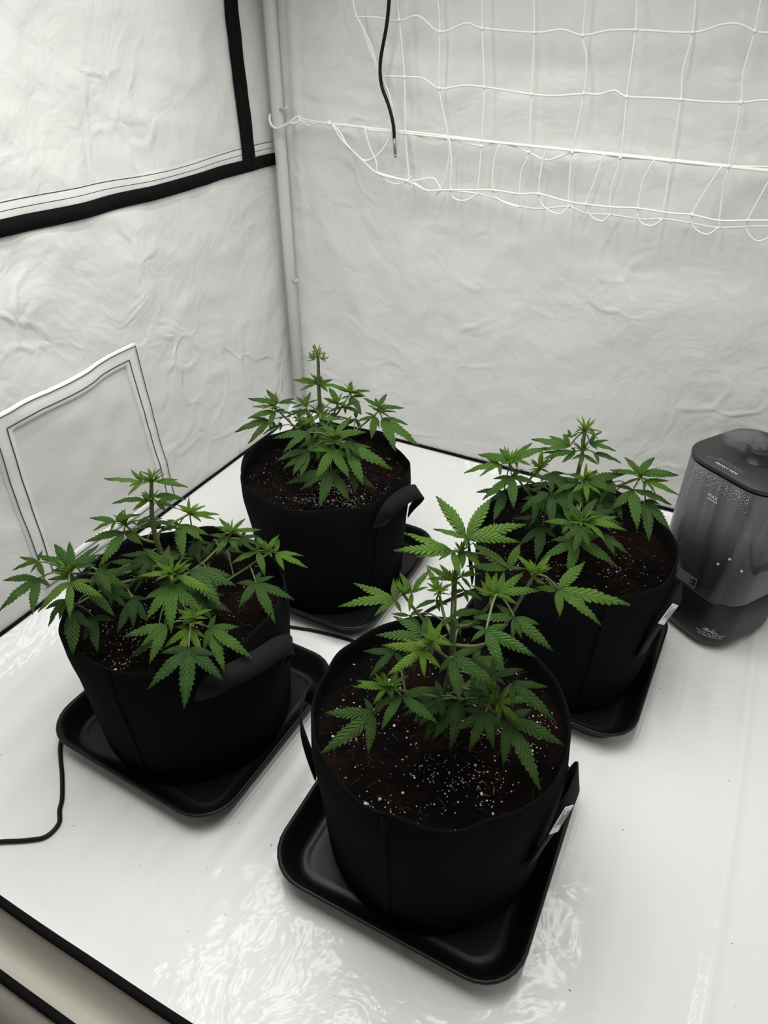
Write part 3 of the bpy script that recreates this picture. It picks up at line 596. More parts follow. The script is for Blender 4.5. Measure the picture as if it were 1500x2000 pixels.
DATA['C'] = {'base': [385, 1114, 285], 'stem': [[367, 1120, 425], [368, 1120, 467], [369, 1120, 521], [366, 1121, 564]],
    'shoots': [
        [[365, 1121, 567], None, 20],
        [[385, 1114, 526], None, 18],
        [[239, 1133, 489], [296, 1136, 407], 24],
        [[301, 1143, 473], [285, 1149, 424], 24],
        [[372, 1087, 481], [373, 1109, 437], 22],
        [[314, 1086, 452], [359, 1107, 419], 0],
        [[474, 1083, 490], [431, 1098, 459], 24],
        [[353, 998, 446], [363, 1084, 435], 27],
    ],
    'leaves': [
        [0, 1, [360, 1123, 569], [-104, -249, 963], [[355, 1133, 571], [346, 1116, 565], [369, 1131, 572]]],
        [0, 1, [372, 1119, 571], [-92, -253, 963], [[376, 1129, 574], [394, 1110, 571], [380, 1099, 566]]],
        [0, 4, [345, 1128, 549], [-127, -241, 962], [[344, 1151, 554], [330, 1138, 549], [336, 1139, 550], [362, 1139, 554]]],
        [0, 4, [345, 1128, 529], [-127, -241, 962], [[280, 1159, 528], [313, 1162, 533], [297, 1127, 522], [340, 1163, 537]]],
        [0, 4, [383, 1115, 560], [-88, -255, 963], [[399, 1122, 564], [380, 1136, 566], [387, 1104, 558]]],
        [0, 4, [379, 1116, 542], [-89, -254, 963], [[413, 1122, 547], [421, 1093, 540], [393, 1142, 550], [390, 1101, 539]]],
        [1, 5, [389, 1113, 525], [-88, -255, 963], [[421, 1095, 523], [431, 1083, 521], [410, 1108, 526], [391, 1084, 518]]],
        [1, 5, [357, 1124, 521], [-107, -248, 963], [[298, 1130, 515], [297, 1114, 511], [328, 1101, 511], [351, 1137, 523]]],
        [1, 4, [371, 1119, 518], [-94, -253, 963], [[348, 1109, 513], [359, 1089, 509], [393, 1091, 513], [382, 1108, 516]]],
        [2, 4, [242, 1132, 494], [-244, -230, 942], [[224, 1174, 500], [285, 1168, 514], [312, 1146, 516], [183, 1169, 488]]],
        [2, 3, [222, 1139, 483], [-249, -225, 942], [[154, 1136, 464], [182, 1120, 468], [198, 1168, 483], [219, 1110, 475]]],
        [2, 3, [250, 1129, 501], [-235, -233, 944], [[274, 1105, 502], [249, 1103, 495], [263, 1138, 507]]],
        [2, 6, [245, 1131, 462], [-240, -231, 943], [[211, 1135, 454], [187, 1088, 437], [239, 1054, 442], [286, 1103, 465], [268, 1143, 471]]],
        [2, 8, [235, 1134, 424], [-249, -227, 941], [[183, 1147, 413], [208, 1069, 401], [209, 1117, 412], [229, 1090, 411]]],
        [3, 1, [301, 1143, 473], [-183, -221, 958], [[278, 1132, 466], [308, 1185, 484], [319, 1150, 478], [288, 1122, 465], [317, 1127, 472], [287, 1171, 476]]],
        [3, 5, [323, 1188, 419], [-160, -173, 972], [[381, 1178, 427], [348, 1203, 426], [304, 1212, 420], [358, 1165, 421]]],
        [4, 2, [375, 1086, 478], [-95, -272, 958], [[343, 1063, 469], [368, 1040, 465], [397, 1052, 471], [380, 1118, 488], [362, 1110, 484], [397, 1106, 486]]],
        [4, 6, [376, 1085, 482], [-94, -272, 958], [[449, 1094, 491], [421, 1048, 475], [400, 1110, 491], [414, 1074, 482]]],
        [4, 6, [361, 1091, 471], [-106, -271, 957], [[313, 1072, 460], [356, 1103, 474], [338, 1109, 474]]],
        [5, 8, [313, 1086, 452], [-167, -281, 945], [[256, 1061, 434], [304, 1016, 430], [360, 1028, 443], [285, 1097, 450], [345, 1069, 452]]],
        [5, 9, [308, 1088, 376], [-172, -279, 945], [[257, 1050, 356], [285, 1010, 349], [331, 1054, 370], [319, 1095, 380], [282, 1098, 374]]],
        [5, 9, [300, 1091, 396], [-181, -276, 944], [[248, 1095, 387], [288, 1112, 400], [277, 1072, 386]]],
        [6, 5, [468, 1085, 498], [5, -286, 958], [[451, 1124, 509], [508, 1125, 509], [541, 1081, 496], [416, 1093, 500]]],
        [6, 2, [482, 1081, 486], [20, -290, 957], [[525, 1079, 485], [535, 1048, 475], [493, 1049, 476], [473, 1058, 479]]],
        [6, 5, [466, 1086, 461], [2, -285, 959], [[416, 1042, 448], [453, 996, 434], [528, 1051, 450], [435, 1094, 463]]],
        [6, 7, [490, 1078, 444], [29, -293, 956], [[520, 1011, 423], [475, 988, 417], [514, 1066, 440], [512, 1045, 434]]],
        [6, 8, [433, 1097, 444], [-34, -273, 961], [[406, 1052, 430], [405, 1087, 440], [438, 1036, 427], [422, 1052, 431]]],
        [7, 2, [336, 1004, 445], [-137, -362, 922], [[286, 1012, 441], [314, 985, 434], [324, 1038, 457], [329, 975, 433], [345, 1014, 451]]],
        [7, 2, [362, 995, 452], [-109, -372, 922], [[385, 955, 438], [424, 971, 450], [415, 1001, 460], [392, 1011, 462], [353, 966, 439]]],
        [7, 5, [351, 999, 409], [-122, -368, 922], [[282, 971, 389], [324, 934, 380], [408, 943, 394], [394, 1004, 417], [304, 1004, 405]]],
        [7, 8, [388, 986, 435], [-82, -381, 921], [[424, 944, 420], [403, 943, 418], [403, 969, 429]]],
        [7, 6, [349, 1000, 463], [-124, -367, 922], [[325, 1029, 471], [383, 1031, 480], [389, 1001, 469], [319, 1013, 464]]],
    ]}
DATA['D'] = {'base': [-137, 1402, 285], 'stem': [[-142, 1402, 461], [-143, 1402, 520], [-141, 1402, 574], [-142, 1402, 600]],
    'shoots': [
        [[-142, 1402, 594], None, 18],
        [[-142, 1402, 528], None, 21],
        [[-243, 1392, 479], [-162, 1400, 381], 23],
        [[-181, 1458, 446], [-155, 1418, 413], 19],
        [[-155, 1370, 455], None, 23],
        [[-78, 1488, 467], [-140, 1426, 432], 19],
        [[-12, 1414, 456], [-126, 1403, 386], 23],
        [[-107, 1445, 459], [-146, 1413, 427], 21],
        [[-106, 1295, 448], [-130, 1370, 346], 26],
    ],
    'leaves': [
        [0, 2, [-150, 1401, 585], [22, -269, 963], [[-165, 1399, 584], [-163, 1427, 592], [-152, 1430, 593], [-165, 1411, 588]]],
        [0, 2, [-143, 1402, 602], [25, -268, 963], [[-153, 1425, 609], [-133, 1417, 607], [-156, 1407, 604], [-139, 1410, 605]]],
        [0, 2, [-131, 1403, 584], [27, -268, 963], [[-128, 1431, 591], [-117, 1415, 587], [-122, 1397, 582], [-140, 1411, 586]]],
        [1, 4, [-147, 1401, 530], [24, -269, 963], [[-199, 1412, 534], [-181, 1378, 524], [-183, 1418, 536], [-153, 1427, 538]]],
        [1, 4, [-139, 1402, 528], [26, -268, 963], [[-78, 1387, 522], [-112, 1420, 532], [-121, 1378, 521], [-139, 1432, 536]]],
        [2, 5, [-234, 1393, 488], [-82, -277, 957], [[-304, 1413, 488], [-265, 1437, 499], [-196, 1401, 494], [-192, 1387, 490]]],
        [2, 2, [-246, 1391, 481], [-96, -278, 956], [[-291, 1394, 478], [-270, 1385, 477], [-264, 1410, 485], [-227, 1381, 480]]],
        [2, 5, [-242, 1392, 468], [-91, -278, 956], [[-302, 1377, 458], [-248, 1337, 452], [-200, 1376, 467], [-220, 1395, 471]]],
        [2, 7, [-257, 1390, 446], [-108, -279, 954], [[-332, 1363, 430], [-298, 1327, 423], [-237, 1366, 442], [-300, 1405, 446]]],
        [3, 5, [-183, 1458, 453], [-26, -209, 978], [[-206, 1485, 458], [-172, 1500, 462], [-213, 1445, 449], [-151, 1473, 457]]],
        [3, 6, [-178, 1458, 438], [-20, -208, 978], [[-212, 1440, 434], [-203, 1418, 429], [-148, 1442, 436], [-171, 1417, 430]]],
        [4, 2, [-155, 1370, 457], [11, -293, 956], [[-203, 1378, 460], [-183, 1355, 453], [-161, 1349, 451], [-131, 1395, 464], [-168, 1391, 464]]],
        [4, 3, [-141, 1372, 459], [23, -288, 957], [[-118, 1395, 466], [-89, 1372, 458], [-123, 1406, 469]]],
        [5, 5, [-78, 1488, 468], [94, -175, 980], [[-79, 1531, 476], [-33, 1500, 466], [-46, 1481, 464], [-114, 1499, 474]]],
        [5, 5, [-76, 1488, 458], [96, -174, 980], [[-81, 1455, 453], [-51, 1424, 444], [-42, 1493, 456], [-102, 1471, 457]]],
        [6, 5, [-12, 1414, 467], [164, -252, 954], [[6, 1461, 477], [46, 1423, 460], [-47, 1436, 479], [-21, 1442, 476]]],
        [6, 2, [-8, 1415, 454], [169, -252, 953], [[28, 1423, 449], [16, 1400, 446], [-29, 1425, 460], [4, 1441, 458]]],
        [6, 5, [-21, 1413, 445], [155, -253, 955], [[-64, 1386, 445], [-28, 1342, 427], [-43, 1420, 451], [-10, 1376, 434]]],
        [6, 5, [-4, 1415, 438], [173, -251, 952], [[77, 1347, 405], [25, 1318, 407], [54, 1407, 425], [4, 1380, 427]]],
        [7, 5, [-105, 1445, 459], [62, -222, 973], [[-141, 1464, 465], [-85, 1455, 460], [-129, 1501, 473], [-70, 1433, 454]]],
        [7, 6, [-91, 1447, 451], [78, -220, 972], [[-51, 1423, 443], [-88, 1419, 445], [-54, 1467, 453], [-125, 1425, 449]]],
        [7, 8, [-67, 1489, 399], [107, -173, 979], [[-93, 1452, 395], [-55, 1447, 390], [-70, 1524, 405]]],
        [8, 4, [-104, 1295, 462], [61, -374, 926], [[-138, 1328, 477], [-70, 1346, 480], [-37, 1306, 462], [-142, 1297, 465]]],
        [8, 1, [-106, 1295, 444], [58, -374, 926], [[-143, 1298, 448], [-65, 1294, 441], [-123, 1308, 451], [-82, 1285, 439], [-130, 1288, 443]]],
        [8, 4, [-111, 1294, 426], [53, -375, 926], [[-175, 1288, 427], [-142, 1218, 397], [-72, 1226, 396], [-71, 1276, 416]]],
        [8, 5, [-79, 1297, 432], [87, -371, 925], [[-27, 1301, 428], [18, 1248, 403], [-43, 1209, 393], [-56, 1310, 435]]],
        [8, 8, [-116, 1294, 374], [48, -375, 926], [[-136, 1201, 338], [-73, 1221, 343], [-179, 1240, 356], [-211, 1256, 364], [-90, 1290, 372]]],
        [8, 8, [-73, 1298, 367], [94, -370, 924], [[-18, 1261, 347], [-62, 1245, 345], [-36, 1288, 359]]],
        [8, 6, [-157, 1290, 470], [3, -379, 925], [[-233, 1274, 464], [-209, 1240, 450], [-161, 1261, 458]]],
        [8, 7, [-162, 1289, 427], [-2, -380, 925], [[-228, 1261, 415], [-212, 1245, 408], [-190, 1227, 401], [-176, 1225, 401]]],
        [8, 6, [-140, 1352, 449], [22, -320, 947], [[-178, 1331, 443], [-152, 1316, 438], [-123, 1322, 439]]],
    ]}
def leaflet(arch, tipd, side, seed):
    """unit leaflet along +x, width 1 across y: midrib, raised half blades, saw-toothed edge"""
    rr = random.Random(seed); n = 11; v = []; f = []; uvs = []
    def wprof(t): return max(.03, (math.sin(math.pi*min(1, t**.86*1.02))**.82)*(1-.30*t)*1.12)*.5
    def zz(t, s): return arch*4*t*(1-t)*(1-.2*t)+.17*abs(s)*.5-.10*s*s+.012*math.sin(t*19+seed)*abs(s)
    cols = [(-1, 1), (-.52, 0), (0, 0), (.52, 0), (1, 1)]
    rows = []
    for i in range(2*n+1):
        t = i/(2*n); tooth = i % 2 == 1
        row = []
        for s, e in cols:
            wd = wprof(t); tx = t
            if e:
                if tooth: wd *= 1.14; tx = min(.995, t+.035)
                else: wd *= .88
            ben = side*4*t*(1-t)
            if 0 < i < 2*n and not e: tx = t+.045*abs(s) if abs(s) > .1 else t
            y = s*wd if i < 2*n else s*.01
            if i == 0: y = s*.03
            row.append(len(v)); v.append((tx, y+ben, zz(t, s)*(1 if i else .4))); uvs.append((t, s))
        rows.append(row)
    for i in range(2*n):
        for j in range(4): f.append((rows[i][j], rows[i+1][j], rows[i+1][j+1], rows[i][j+1]))
    m = mesh('leaflet', v, f, M['leaf'])
    ul = m.uv_layers.new(name='UVMap')
    for lp in m.loops: ul.data[lp.index].uv = uvs[lp.vertex_index]
    return m
PROTO = [leaflet(a, 0, s, i) for i, (a, s) in enumerate(((.06, .02), (.10, -.03), (.04, .04), (.13, 0), (.08, -.05), (.03, .03)))]
PVT = [np.array([v.co[:] for v in m.vertices]) for m in PROTO]; PUV = [[tuple(d.uv) for d in m.uv_layers[0].data] for m in PROTO]
PFC = [[tuple(p.vertices) for p in m.polygons] for m in PROTO]
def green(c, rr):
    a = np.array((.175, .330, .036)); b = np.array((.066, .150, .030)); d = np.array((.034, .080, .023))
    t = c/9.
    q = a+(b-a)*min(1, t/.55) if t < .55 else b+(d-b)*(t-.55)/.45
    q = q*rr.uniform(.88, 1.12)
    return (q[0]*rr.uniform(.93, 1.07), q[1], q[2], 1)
PLL = {'A': 'tall open cannabis plant in the fabric pot nearest the camera', 'B': 'wide spreading cannabis plant in the left fabric pot', 'C': 'bushy flat-topped cannabis plant next to the humidifier', 'D': 'cannabis plant in the back corner pot with a long bare stem tip'}
def near(p, pts, maxz):
    best = None
    for q in pts:
        if q.z > maxz: continue
        d = (q-p).length
        if best is None or d < best[0]: best = (d, q)
    return best[1] if best else pts[0]
for k in 'ABCD':
    D = DATA[k]; rr = random.Random(ord(k)); m_ = lambda a: Vector(a)/1000
    base = m_(D['base']); base.z = SZ+.002
    pl = empty('cannabis_plant', base, PLL[k], 'plant', 'cannabis plants in fabric pots')
    st = smoothpath([base-Vector((0, 0, .015)), base+Vector((0, 0, .03))]+[m_(q) for q in D['stem'] if q[2] > SZ*1000+60], 10)
    n = len(st)
    MB().tube([p-base for p in st], [.0062-.0034*i/n for i in range(n)], 10).obj('stem', M['stem'], pl)
    samples = list(st); nodes = []
    for P, Bp, sz in D['shoots']:
        P = m_(P); nodes.append(P)
        if Bp is None:
            nodes[-1] = near(P, st, 9); continue
        Bp = m_(Bp); s0 = near(Bp-Vector((0, 0, .02)), st, 9)
        hz_ = Vector((P.x-s0.x, P.y-s0.y, 0)); mid = Bp if (Bp-s0).length > .03 else s0+(P-s0)*.5-Vector((0, 0, .010))
        if (mid-s0).length > .10 : mid = s0+(P-s0)*.5-Vector((0, 0, .012))
        br = smoothpath([s0, mid, P], 10); nb = len(br)
        MB().tube([p-base for p in br], [.0031-.0014*i/nb for i in range(nb)], 7).obj('branch', M['branch'], pl)
        samples += br
    for (P, Bp, sz), N in zip(D['shoots'], nodes):
        if not sz: continue
        b = MB(); uvl = []; s = sz/1000*1.35
        for j in range(15):
            th = j*2.4+rr.random(); el = rr.uniform(.05, 1.15); L_ = s*rr.uniform(.55, 1.15)
            ax = Vector((math.cos(th)*math.cos(el), math.sin(th)*math.cos(el), math.sin(el)))
            y_ = Z.cross(ax).normalized(); z_ = ax.cross(y_)
            q = rr.randrange(6); n0 = len(b.v); wd = L_*rr.uniform(.15, .23)
            b.v += [tuple(N-base+ax*(a0*L_)+y_*(a1*wd)+z_*(a2*L_+L_*.1*a0)) for a0, a1, a2 in PVT[q]]
            b.f += [tuple(i+n0 for i in fc) for fc in PFC[q]]; uvl += PUV[q]
        o = b.obj('new_growth', M['leaf'], pl); ul = o.data.uv_layers.new(name='UVMap'); ul.data.foreach_set('uv', [c for t in uvl for c in t])
        o.color = green(.3, rr); o['label'] = 'bright yellow green young shoot tip'
    for si, c, J, n_, tips in D['leaves']:
        J = m_(J); nrm = (m_(n_)).normalized(); N = nodes[si]
        src = N if (N-J).length < .07 else near(J, samples, J.z+.03)
        ctrl = (src+J)/2+Vector((0, 0, .15*(J-src).length))
        lf = MB().tube([p-J for p in smoothpath([src, ctrl, J], 5)] if (src-J).length > .004 else [Vector((0, 0, -.006)), Vector((0, 0, 0))], .00135, 6).obj('leaf', M['branch'], pl)
        lf.location = J-base
        T_ = [m_(t)-J for t in tips]; mean = sum(t.length for t in T_)/len(T_)
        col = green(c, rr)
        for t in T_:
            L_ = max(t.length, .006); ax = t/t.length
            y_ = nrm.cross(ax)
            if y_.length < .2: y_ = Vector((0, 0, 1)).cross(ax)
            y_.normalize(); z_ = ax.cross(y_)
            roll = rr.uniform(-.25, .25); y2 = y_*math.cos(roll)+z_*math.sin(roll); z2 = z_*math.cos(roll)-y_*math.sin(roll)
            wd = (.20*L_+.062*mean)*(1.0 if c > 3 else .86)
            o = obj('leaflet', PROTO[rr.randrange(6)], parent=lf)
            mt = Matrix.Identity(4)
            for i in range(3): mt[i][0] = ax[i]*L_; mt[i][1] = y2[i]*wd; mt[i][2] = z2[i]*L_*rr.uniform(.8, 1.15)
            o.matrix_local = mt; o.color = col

    # darker green inner leaves low on the branches
    low = [p for p in samples if base.z+.05 < p.z < base.z+.19]
    for q in range({'A': 10, 'B': 17, 'C': 22, 'D': 18}[k]):
        p0 = low[rr.randrange(len(low))]; th = rr.uniform(0, 6.283); out = Vector((math.cos(th), math.sin(th), 0))
        J = p0+out*.028+Vector((0, 0, .006))
        lf = MB().tube([p-J for p in (p0, (p0+J)/2+Vector((0, 0, .004)), J)], .0012, 6).obj('leaf', M['branch'], pl); lf.location = J-base
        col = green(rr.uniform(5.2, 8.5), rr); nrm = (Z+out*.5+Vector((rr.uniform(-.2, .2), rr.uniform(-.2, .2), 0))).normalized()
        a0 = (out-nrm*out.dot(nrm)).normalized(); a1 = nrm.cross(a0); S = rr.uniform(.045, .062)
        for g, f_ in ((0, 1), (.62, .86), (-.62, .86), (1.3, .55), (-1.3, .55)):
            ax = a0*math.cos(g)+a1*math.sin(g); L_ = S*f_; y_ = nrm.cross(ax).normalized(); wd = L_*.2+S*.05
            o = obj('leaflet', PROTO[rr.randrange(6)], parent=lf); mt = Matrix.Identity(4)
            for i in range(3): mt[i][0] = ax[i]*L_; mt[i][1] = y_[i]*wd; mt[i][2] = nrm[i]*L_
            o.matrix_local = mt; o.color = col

# ------------------------------------------------------------------ humidifier
HU, HV, HA, HS, HH, HR = 1.457, .418, .59, .225, .435, .063
hx = (U*math.cos(HA)+V*math.sin(HA)).normalized(); hy = (V*math.cos(HA)-U*math.sin(HA)).normalized()
H0 = T(HU, HV, .0)
def hp(x, y, z=0.): return hx*x+hy*y+Vector((0, 0, z))
hum = empty('humidifier', H0, 'black humidifier with a misty smoked tank standing at the right edge', 'humidifier')
def hrs(s, z, r=HR, n=10): return [hp(*q) for q in rsq(s, r, z, n)]
def shell(name, rg, mat, cap0=True, cap1=True, parent=hum, c=(0, 0), n=10):
    b = MB(); b.grid([[p+hp(*c) for p in hrs(s, z, r, n)] for s, r, z in rg], cl=True); k = 4*n
    if cap0: b.f.append(tuple(range(k)))
    if cap1: b.f.append(tuple(reversed(range(len(b.v)-k, len(b.v)))))
    return b.obj(name, mat, parent)
shell('base', [(.190, .05, .004), (.206, .056, .006), (.219, .061, .016), (.224, HR, .03), (HS, HR, .06), (HS, HR, .131), (.222, HR, .1345), (.15, .05, .136)], M['hbase'])
for sx in (-1, 1):
    for sy in (-1, 1): MB().tube([hp(sx*.07, sy*.07, .0), hp(sx*.07, sy*.07, .0055)], .008, 10).obj('foot', M['hbase'], hum)
def tank_mat():
    m, nt, b = new_mat('smoked_tank'); L = nt.links.new
    tc = nd(nt, 'ShaderNodeTexCoord'); mp = nd(nt, 'ShaderNodeMapping'); mp.inputs['Scale'].default_value = (22, 22, 1.2)
    n = nd(nt, 'ShaderNodeTexNoise', Scale=1., Detail=3., Roughness=.6); L(tc.outputs['Object'], mp.inputs[0]); L(mp.outputs[0], n.inputs['Vector'])
    cr = nd(nt, 'ShaderNodeMapRange'); cr.inputs['From Min'].default_value = .32; cr.inputs['From Max'].default_value = .62; cr.inputs['To Min'].default_value = .25; cr.inputs['To Max'].default_value = .8; L(n.outputs['Fac'], cr.inputs['Value'])
    # condensation fogs only the part above the water line
    sp = nd(nt, 'ShaderNodeSeparateXYZ'); L(tc.outputs['Object'], sp.inputs[0])
    zr = nd(nt, 'ShaderNodeMapRange'); zr.inputs['From Min'].default_value = .235; zr.inputs['From Max'].default_value = .33; zr.inputs['To Min'].default_value = .35; zr.inputs['To Max'].default_value = 1; L(sp.outputs['Z'], zr.inputs['Value'])
    fm = nd(nt, 'ShaderNodeMath', operation='MULTIPLY'); L(cr.outputs[0], fm.inputs[0]); L(zr.outputs[0], fm.inputs[1])
    tr = nd(nt, 'ShaderNodeBsdfTransparent'); tr.inputs[0].default_value = (.24, .24, .28, 1)
    df = nd(nt, 'ShaderNodeBsdfDiffuse'); df.inputs[0].default_value = (.21, .21, .23, 1)
    mx = nd(nt, 'ShaderNodeMixShader'); L(fm.outputs[0], mx.inputs[0]); L(tr.outputs[0], mx.inputs[1]); L(df.outputs[0], mx.inputs[2])
    gl = nd(nt, 'ShaderNodeBsdfGlossy'); gl.inputs['Roughness'].default_value = .08
    fr = nd(nt, 'ShaderNodeFresnel', IOR=1.45); m2 = nd(nt, 'ShaderNodeMixShader'); L(fr.outputs[0], m2.inputs[0]); L(mx.outputs[0], m2.inputs[1]); L(gl.outputs[0], m2.inputs[2])
    L(m2.outputs[0], nt.nodes['Material Output'].inputs['Surface']); return m
M['tank'] = tank_mat()
M['inner'] = simple('dark_blue_black_plastic', (.012, .012, .017), .35)
M['inner_grey'] = simple('dark_grey_plastic', (.045, .045, .055), .35)
shell('tank', [(HS-.004, HR-.002, .136), (HS, HR, .139), (HS, HR, .29), (.2245, HR, .418), (.222, HR, .421)], M['tank'], False, False)
MB().tube([hp(0, 0, .14), hp(0, 0, .424)], .021, 20).obj('mist_tube', M['inner'], hum)
shell('tank_floor', [(.21, .058, .139), (.19, .055, .165), (.15, .05, .19), (.12, .045, .2), (.10, .045, .2)], M['inner_grey'], False)
b = MB().tube([hp(.045, .035, .198), hp(.045, .035, .24)], .026, 24); b.obj('water_valve', M['inner'], hum)
shell('inner_block', [(.07, .03, .15), (.07, .03, .33), (.06, .028, .35)], M['inner'], c=(-.055, -.03))
lid = shell('lid', [(.216, .060, .4175), (.216, .060, .424), (.223, HR-.001, .4245), (.2255, HR, .427), (.2255, HR, .432), (.222, HR-.002, .4352), (.12, .04, .4358)], M['lid'])
b = MB(); rows = []
for r, z in ((.034, .435), (.034, .4375), (.032, .438), (.032, .461), (.0305, .463), (.021, .463), (.018, .452), (.002, .451)):
    rows.append([hp(.002+r*math.cos(t), .008+r*math.sin(t), z) for t in lin(0, 2*math.pi, 33)[:-1]])
noz = b.grid(rows, cl=True).obj('nozzle', M['hbase'], hum)
dr = MB(); rr = random.Random(5)
for _ in range(620):
    side = rr.random() < .62; t = rr.uniform(-.062, .072); z = .416-abs(rr.gauss(0, .013))-(.02*rr.random() if rr.random() < .2 else 0)
    p = hp(t, .1128, z) if side else hp(.1128, t*.8, z)
    dr.ball(p, rr.uniform(.0004, .0011), 5, 3)
for x_, z in ((.075, .262), (.105, .25), (.055, .235)): dr.ball(hp(x_, .1128 if x_ < .1 else .108, z), .003, 8, 5)
tag(dr.obj('droplets', simple('droplet', (.42, .43, .46), .15), hum), 'condensation droplets', kind='stuff')
def text(name, s, size, fn, mat, parent, th=.0003):
    cu = bpy.data.curves.new(name, 'FONT'); cu.body = s; cu.size = size; cu.align_x = 'CENTER'; cu.align_y = 'CENTER'; cu.resolution_u = 2
    t = bpy.data.objects.new(name, cu); COL.objects.link(t)
    dg = bpy.context.evaluated_depsgraph_get(); me = bpy.data.meshes.new_from_object(t.evaluated_get(dg))
    bpy.data.objects.remove(t); bpy.data.curves.remove(cu)
    v = [fn(a.co.x, a.co.y) for a in me.vertices]; f = [tuple(p.vertices) for p in me.polygons]
    bpy.data.meshes.remove(me)
    return obj(name, v, f, mat, parent, smooth=False)
lidf = lambda cx, cy: (lambda x, y: hp(cx+x, cy-y, .4362))
text('lid_print', 'FRONT SIDE', .0098, lidf(-.006, .0965), M['print'], lid)
text('lid_print', 'Please note that the lid\nhas a correct direction', .0066, lidf(-.008, .0795), M['dimprint'], lid)
b = MB()
for pts in ([(-.058, .0905), (-.050, .0835), (-.042, .089), (-.050, .096), (-.058, .0905)], [(-.045, .083), (-.036, .0765), (-.030, .0775)]):
    b.tube([hp(x, y, .4361) for x, y in pts], .0005, 4)
b.obj('lid_print', M['dimprint'], lid)
text('lid_print', 'FRONT SIDE', .0075, lambda x, y: hp(.062-y*1., -.055-x, .4362), M['dimprint'], lid)
face = lambda cx, cz: (lambda x, y: hp(cx+x, .1134, cz+y))
text('tank_print', 'MAX', .0115, face(-.004, .372), M['print'], hum)
MB().box(hp(-.003, .1131, .3635), hx*.012, Z*.0006, hy*.0003).obj('tank_print', M['print'], hum, smooth=False)
PHI = .95
def corner(x, y):
    a = PHI-x/HR
    return hp(.0495+(HR+.0006)*math.cos(a), .0495+(HR+.0006)*math.sin(a), .045+y)
text('base_print', 'Remove the float from\nthe base before use', .0066, corner, M['print'], hum)
b = MB()
b.tube([corner(*q) for q in ((.0, .013), (.0042, .0205), (.0084, .013), (0, .013))], .0005, 4); b.tube([corner(.0042, .0185), corner(.0042, .0155)], .0005, 4)
b.tube([corner(-.011+.007*math.cos(t), .0125+.0035*math.sin(t)) for t in lin(0, 6.283, 15)], .0005, 4)
b.tube([corner(-.011+.003*math.cos(t), .0135+.0018*math.sin(t)) for t in lin(0, 6.283, 11)], .0005, 4)
b.tube([corner(*q) for q in ((-.004, .012), (.002, .0095), (.010, .0095), (.014, .0085))], .0007, 4)
b.obj('base_print', M['print'], hum)
# rating plate outline and the yellow sticker on the left face of the base
b = MB()
for p0, p1 in (((-.030, .165), (.022, .165)), ((.022, .165), (.022, .142)), ((.022, .142), (-.030, .142))): b.tube([hp(p0[0], .1132, p0[1]), hp(p1[0], .1132, p1[1])], .0005, 4)
for j in range(4): b.box(hp(-.006-.004*(j % 2), .1131, .160-.0045*j), hx*(.018-.003*(j % 2)), Z*.0005, hy*.0003)
b.obj('rating_plate', M['dimprint'], hum, smooth=False)
for z in (.1215, .1145): MB().box(hp(-.046, .1131, z), hx*.010, Z*.0022, hy*.0003).obj('sticker', M['yellow'], hum, smooth=False)
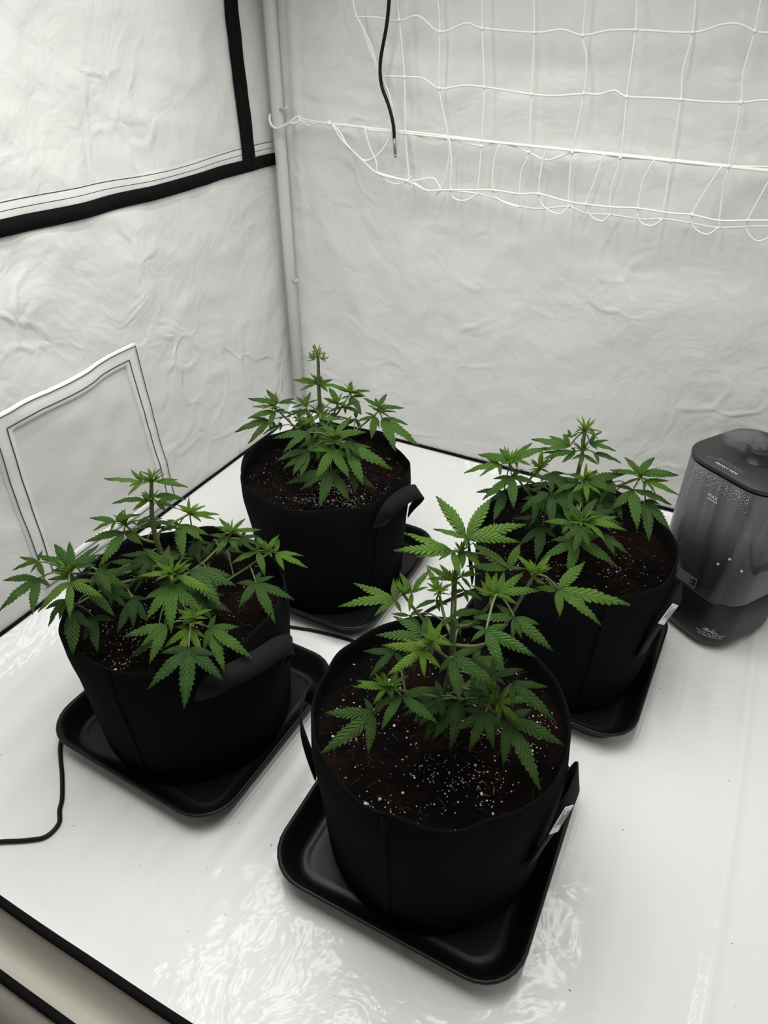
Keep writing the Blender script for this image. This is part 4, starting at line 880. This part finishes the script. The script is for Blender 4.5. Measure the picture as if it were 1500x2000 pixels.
# mist
def mist_mat():
    m = bpy.data.materials.new('mist'); m.use_nodes = True; nt = m.node_tree; nt.nodes.clear(); L = nt.links.new
    out = nd(nt, 'ShaderNodeOutputMaterial'); vs_ = nd(nt, 'ShaderNodeVolumePrincipled'); vs_.inputs['Color'].default_value = (.95, .95, .95, 1)
    tc = nd(nt, 'ShaderNodeTexCoord'); n = nd(nt, 'ShaderNodeTexNoise', Scale=2.4, Detail=5., Roughness=.62, Distortion=.9); L(tc.outputs['Object'], n.inputs['Vector'])
    ln = nd(nt, 'ShaderNodeVectorMath', operation='LENGTH'); sp = nd(nt, 'ShaderNodeVectorMath', operation='MULTIPLY_ADD'); sp.inputs[1].default_value = (2, 2, 2); sp.inputs[2].default_value = (-1, -1, -1)
    L(tc.outputs['Generated'], sp.inputs[0]); L(sp.outputs[0], ln.inputs[0])
    fa = nd(nt, 'ShaderNodeMapRange'); fa.interpolation_type = 'SMOOTHSTEP'; fa.inputs['From Min'].default_value = .2; fa.inputs['From Max'].default_value = .95; fa.inputs['To Min'].default_value = 1; fa.inputs['To Max'].default_value = 0; L(ln.outputs['Value'], fa.inputs['Value'])
    cr = nd(nt, 'ShaderNodeMapRange'); cr.inputs['From Min'].default_value = .40; cr.inputs['From Max'].default_value = .75; cr.inputs['To Max'].default_value = 170.; L(n.outputs['Fac'], cr.inputs['Value'])
    mu = nd(nt, 'ShaderNodeMath', operation='MULTIPLY'); L(fa.outputs[0], mu.inputs[0]); L(cr.outputs[0], mu.inputs[1]); L(mu.outputs[0], vs_.inputs['Density']); L(vs_.outputs[0], out.inputs['Volume'])
    return m
mist = MB().ball((0, 0, 0), 1, 24, 14).obj('mist', mist_mat())
mist.matrix_world = Matrix.Translation(H0+hp(-.036, .018, .470))@Matrix(((hx.x*.058, hy.x*.050, 0, 0), (hx.y*.058, hy.y*.050, 0, 0), (0, 0, .030, 0), (0, 0, 0, 1)))
tag(mist, 'thin white mist drifting off the nozzle of the humidifier', 'mist', kind='stuff')

# ------------------------------------------------------------------ cables and specks on the floor
def cable(name, pts, r, label):
    P = smoothpath([T(u, v, zf(u, v)-.004+r) for u, v in pts], 10)
    b = MB().tube(P, r, 8); o = b.obj(name, M['cable']); tag(o, label, 'cable')
cable('power_cable', [(.345, 1.68), (.40, 1.632), (.433, 1.607), (.470, 1.585), (.497, 1.563), (.498, 1.535), (.478, 1.515), (.462, 1.495), (.425, 1.462), (.393, 1.437), (.365, 1.412), (.338, 1.375), (.322, 1.33)], .0042, 'black cable curving on the floor at the left of the trays')
cable('power_cable', [(.50, .945), (.58, .930), (.653, .911), (.739, .899), (.80, .90), (.845, .84), (.849, .756), (.874, .691), (.93, .60), (1.05, .44), (1.22, .37), (1.325, .40)], .0040, 'black cable running between the trays towards the humidifier')
sp_ = MB(); rr = random.Random(3)
for _ in range(75):
    u, v = rr.uniform(.25, 1.7), rr.uniform(1.2, 1.66)
    if rr.random() < .3: u, v = rr.uniform(1.36, 1.7), rr.uniform(.6, 1.5)
    d = Vector((rr.uniform(-1, 1), rr.uniform(-1, 1), 0))*rr.uniform(.0008, .0030)
    p = T(u, v, zf(u, v)-.004+.0006); sp_.tube([p, p+d], .0005, 4)
tag(sp_.obj('debris', M['thread']), 'tiny dark specks scattered on the white floor', 'debris', kind='stuff')
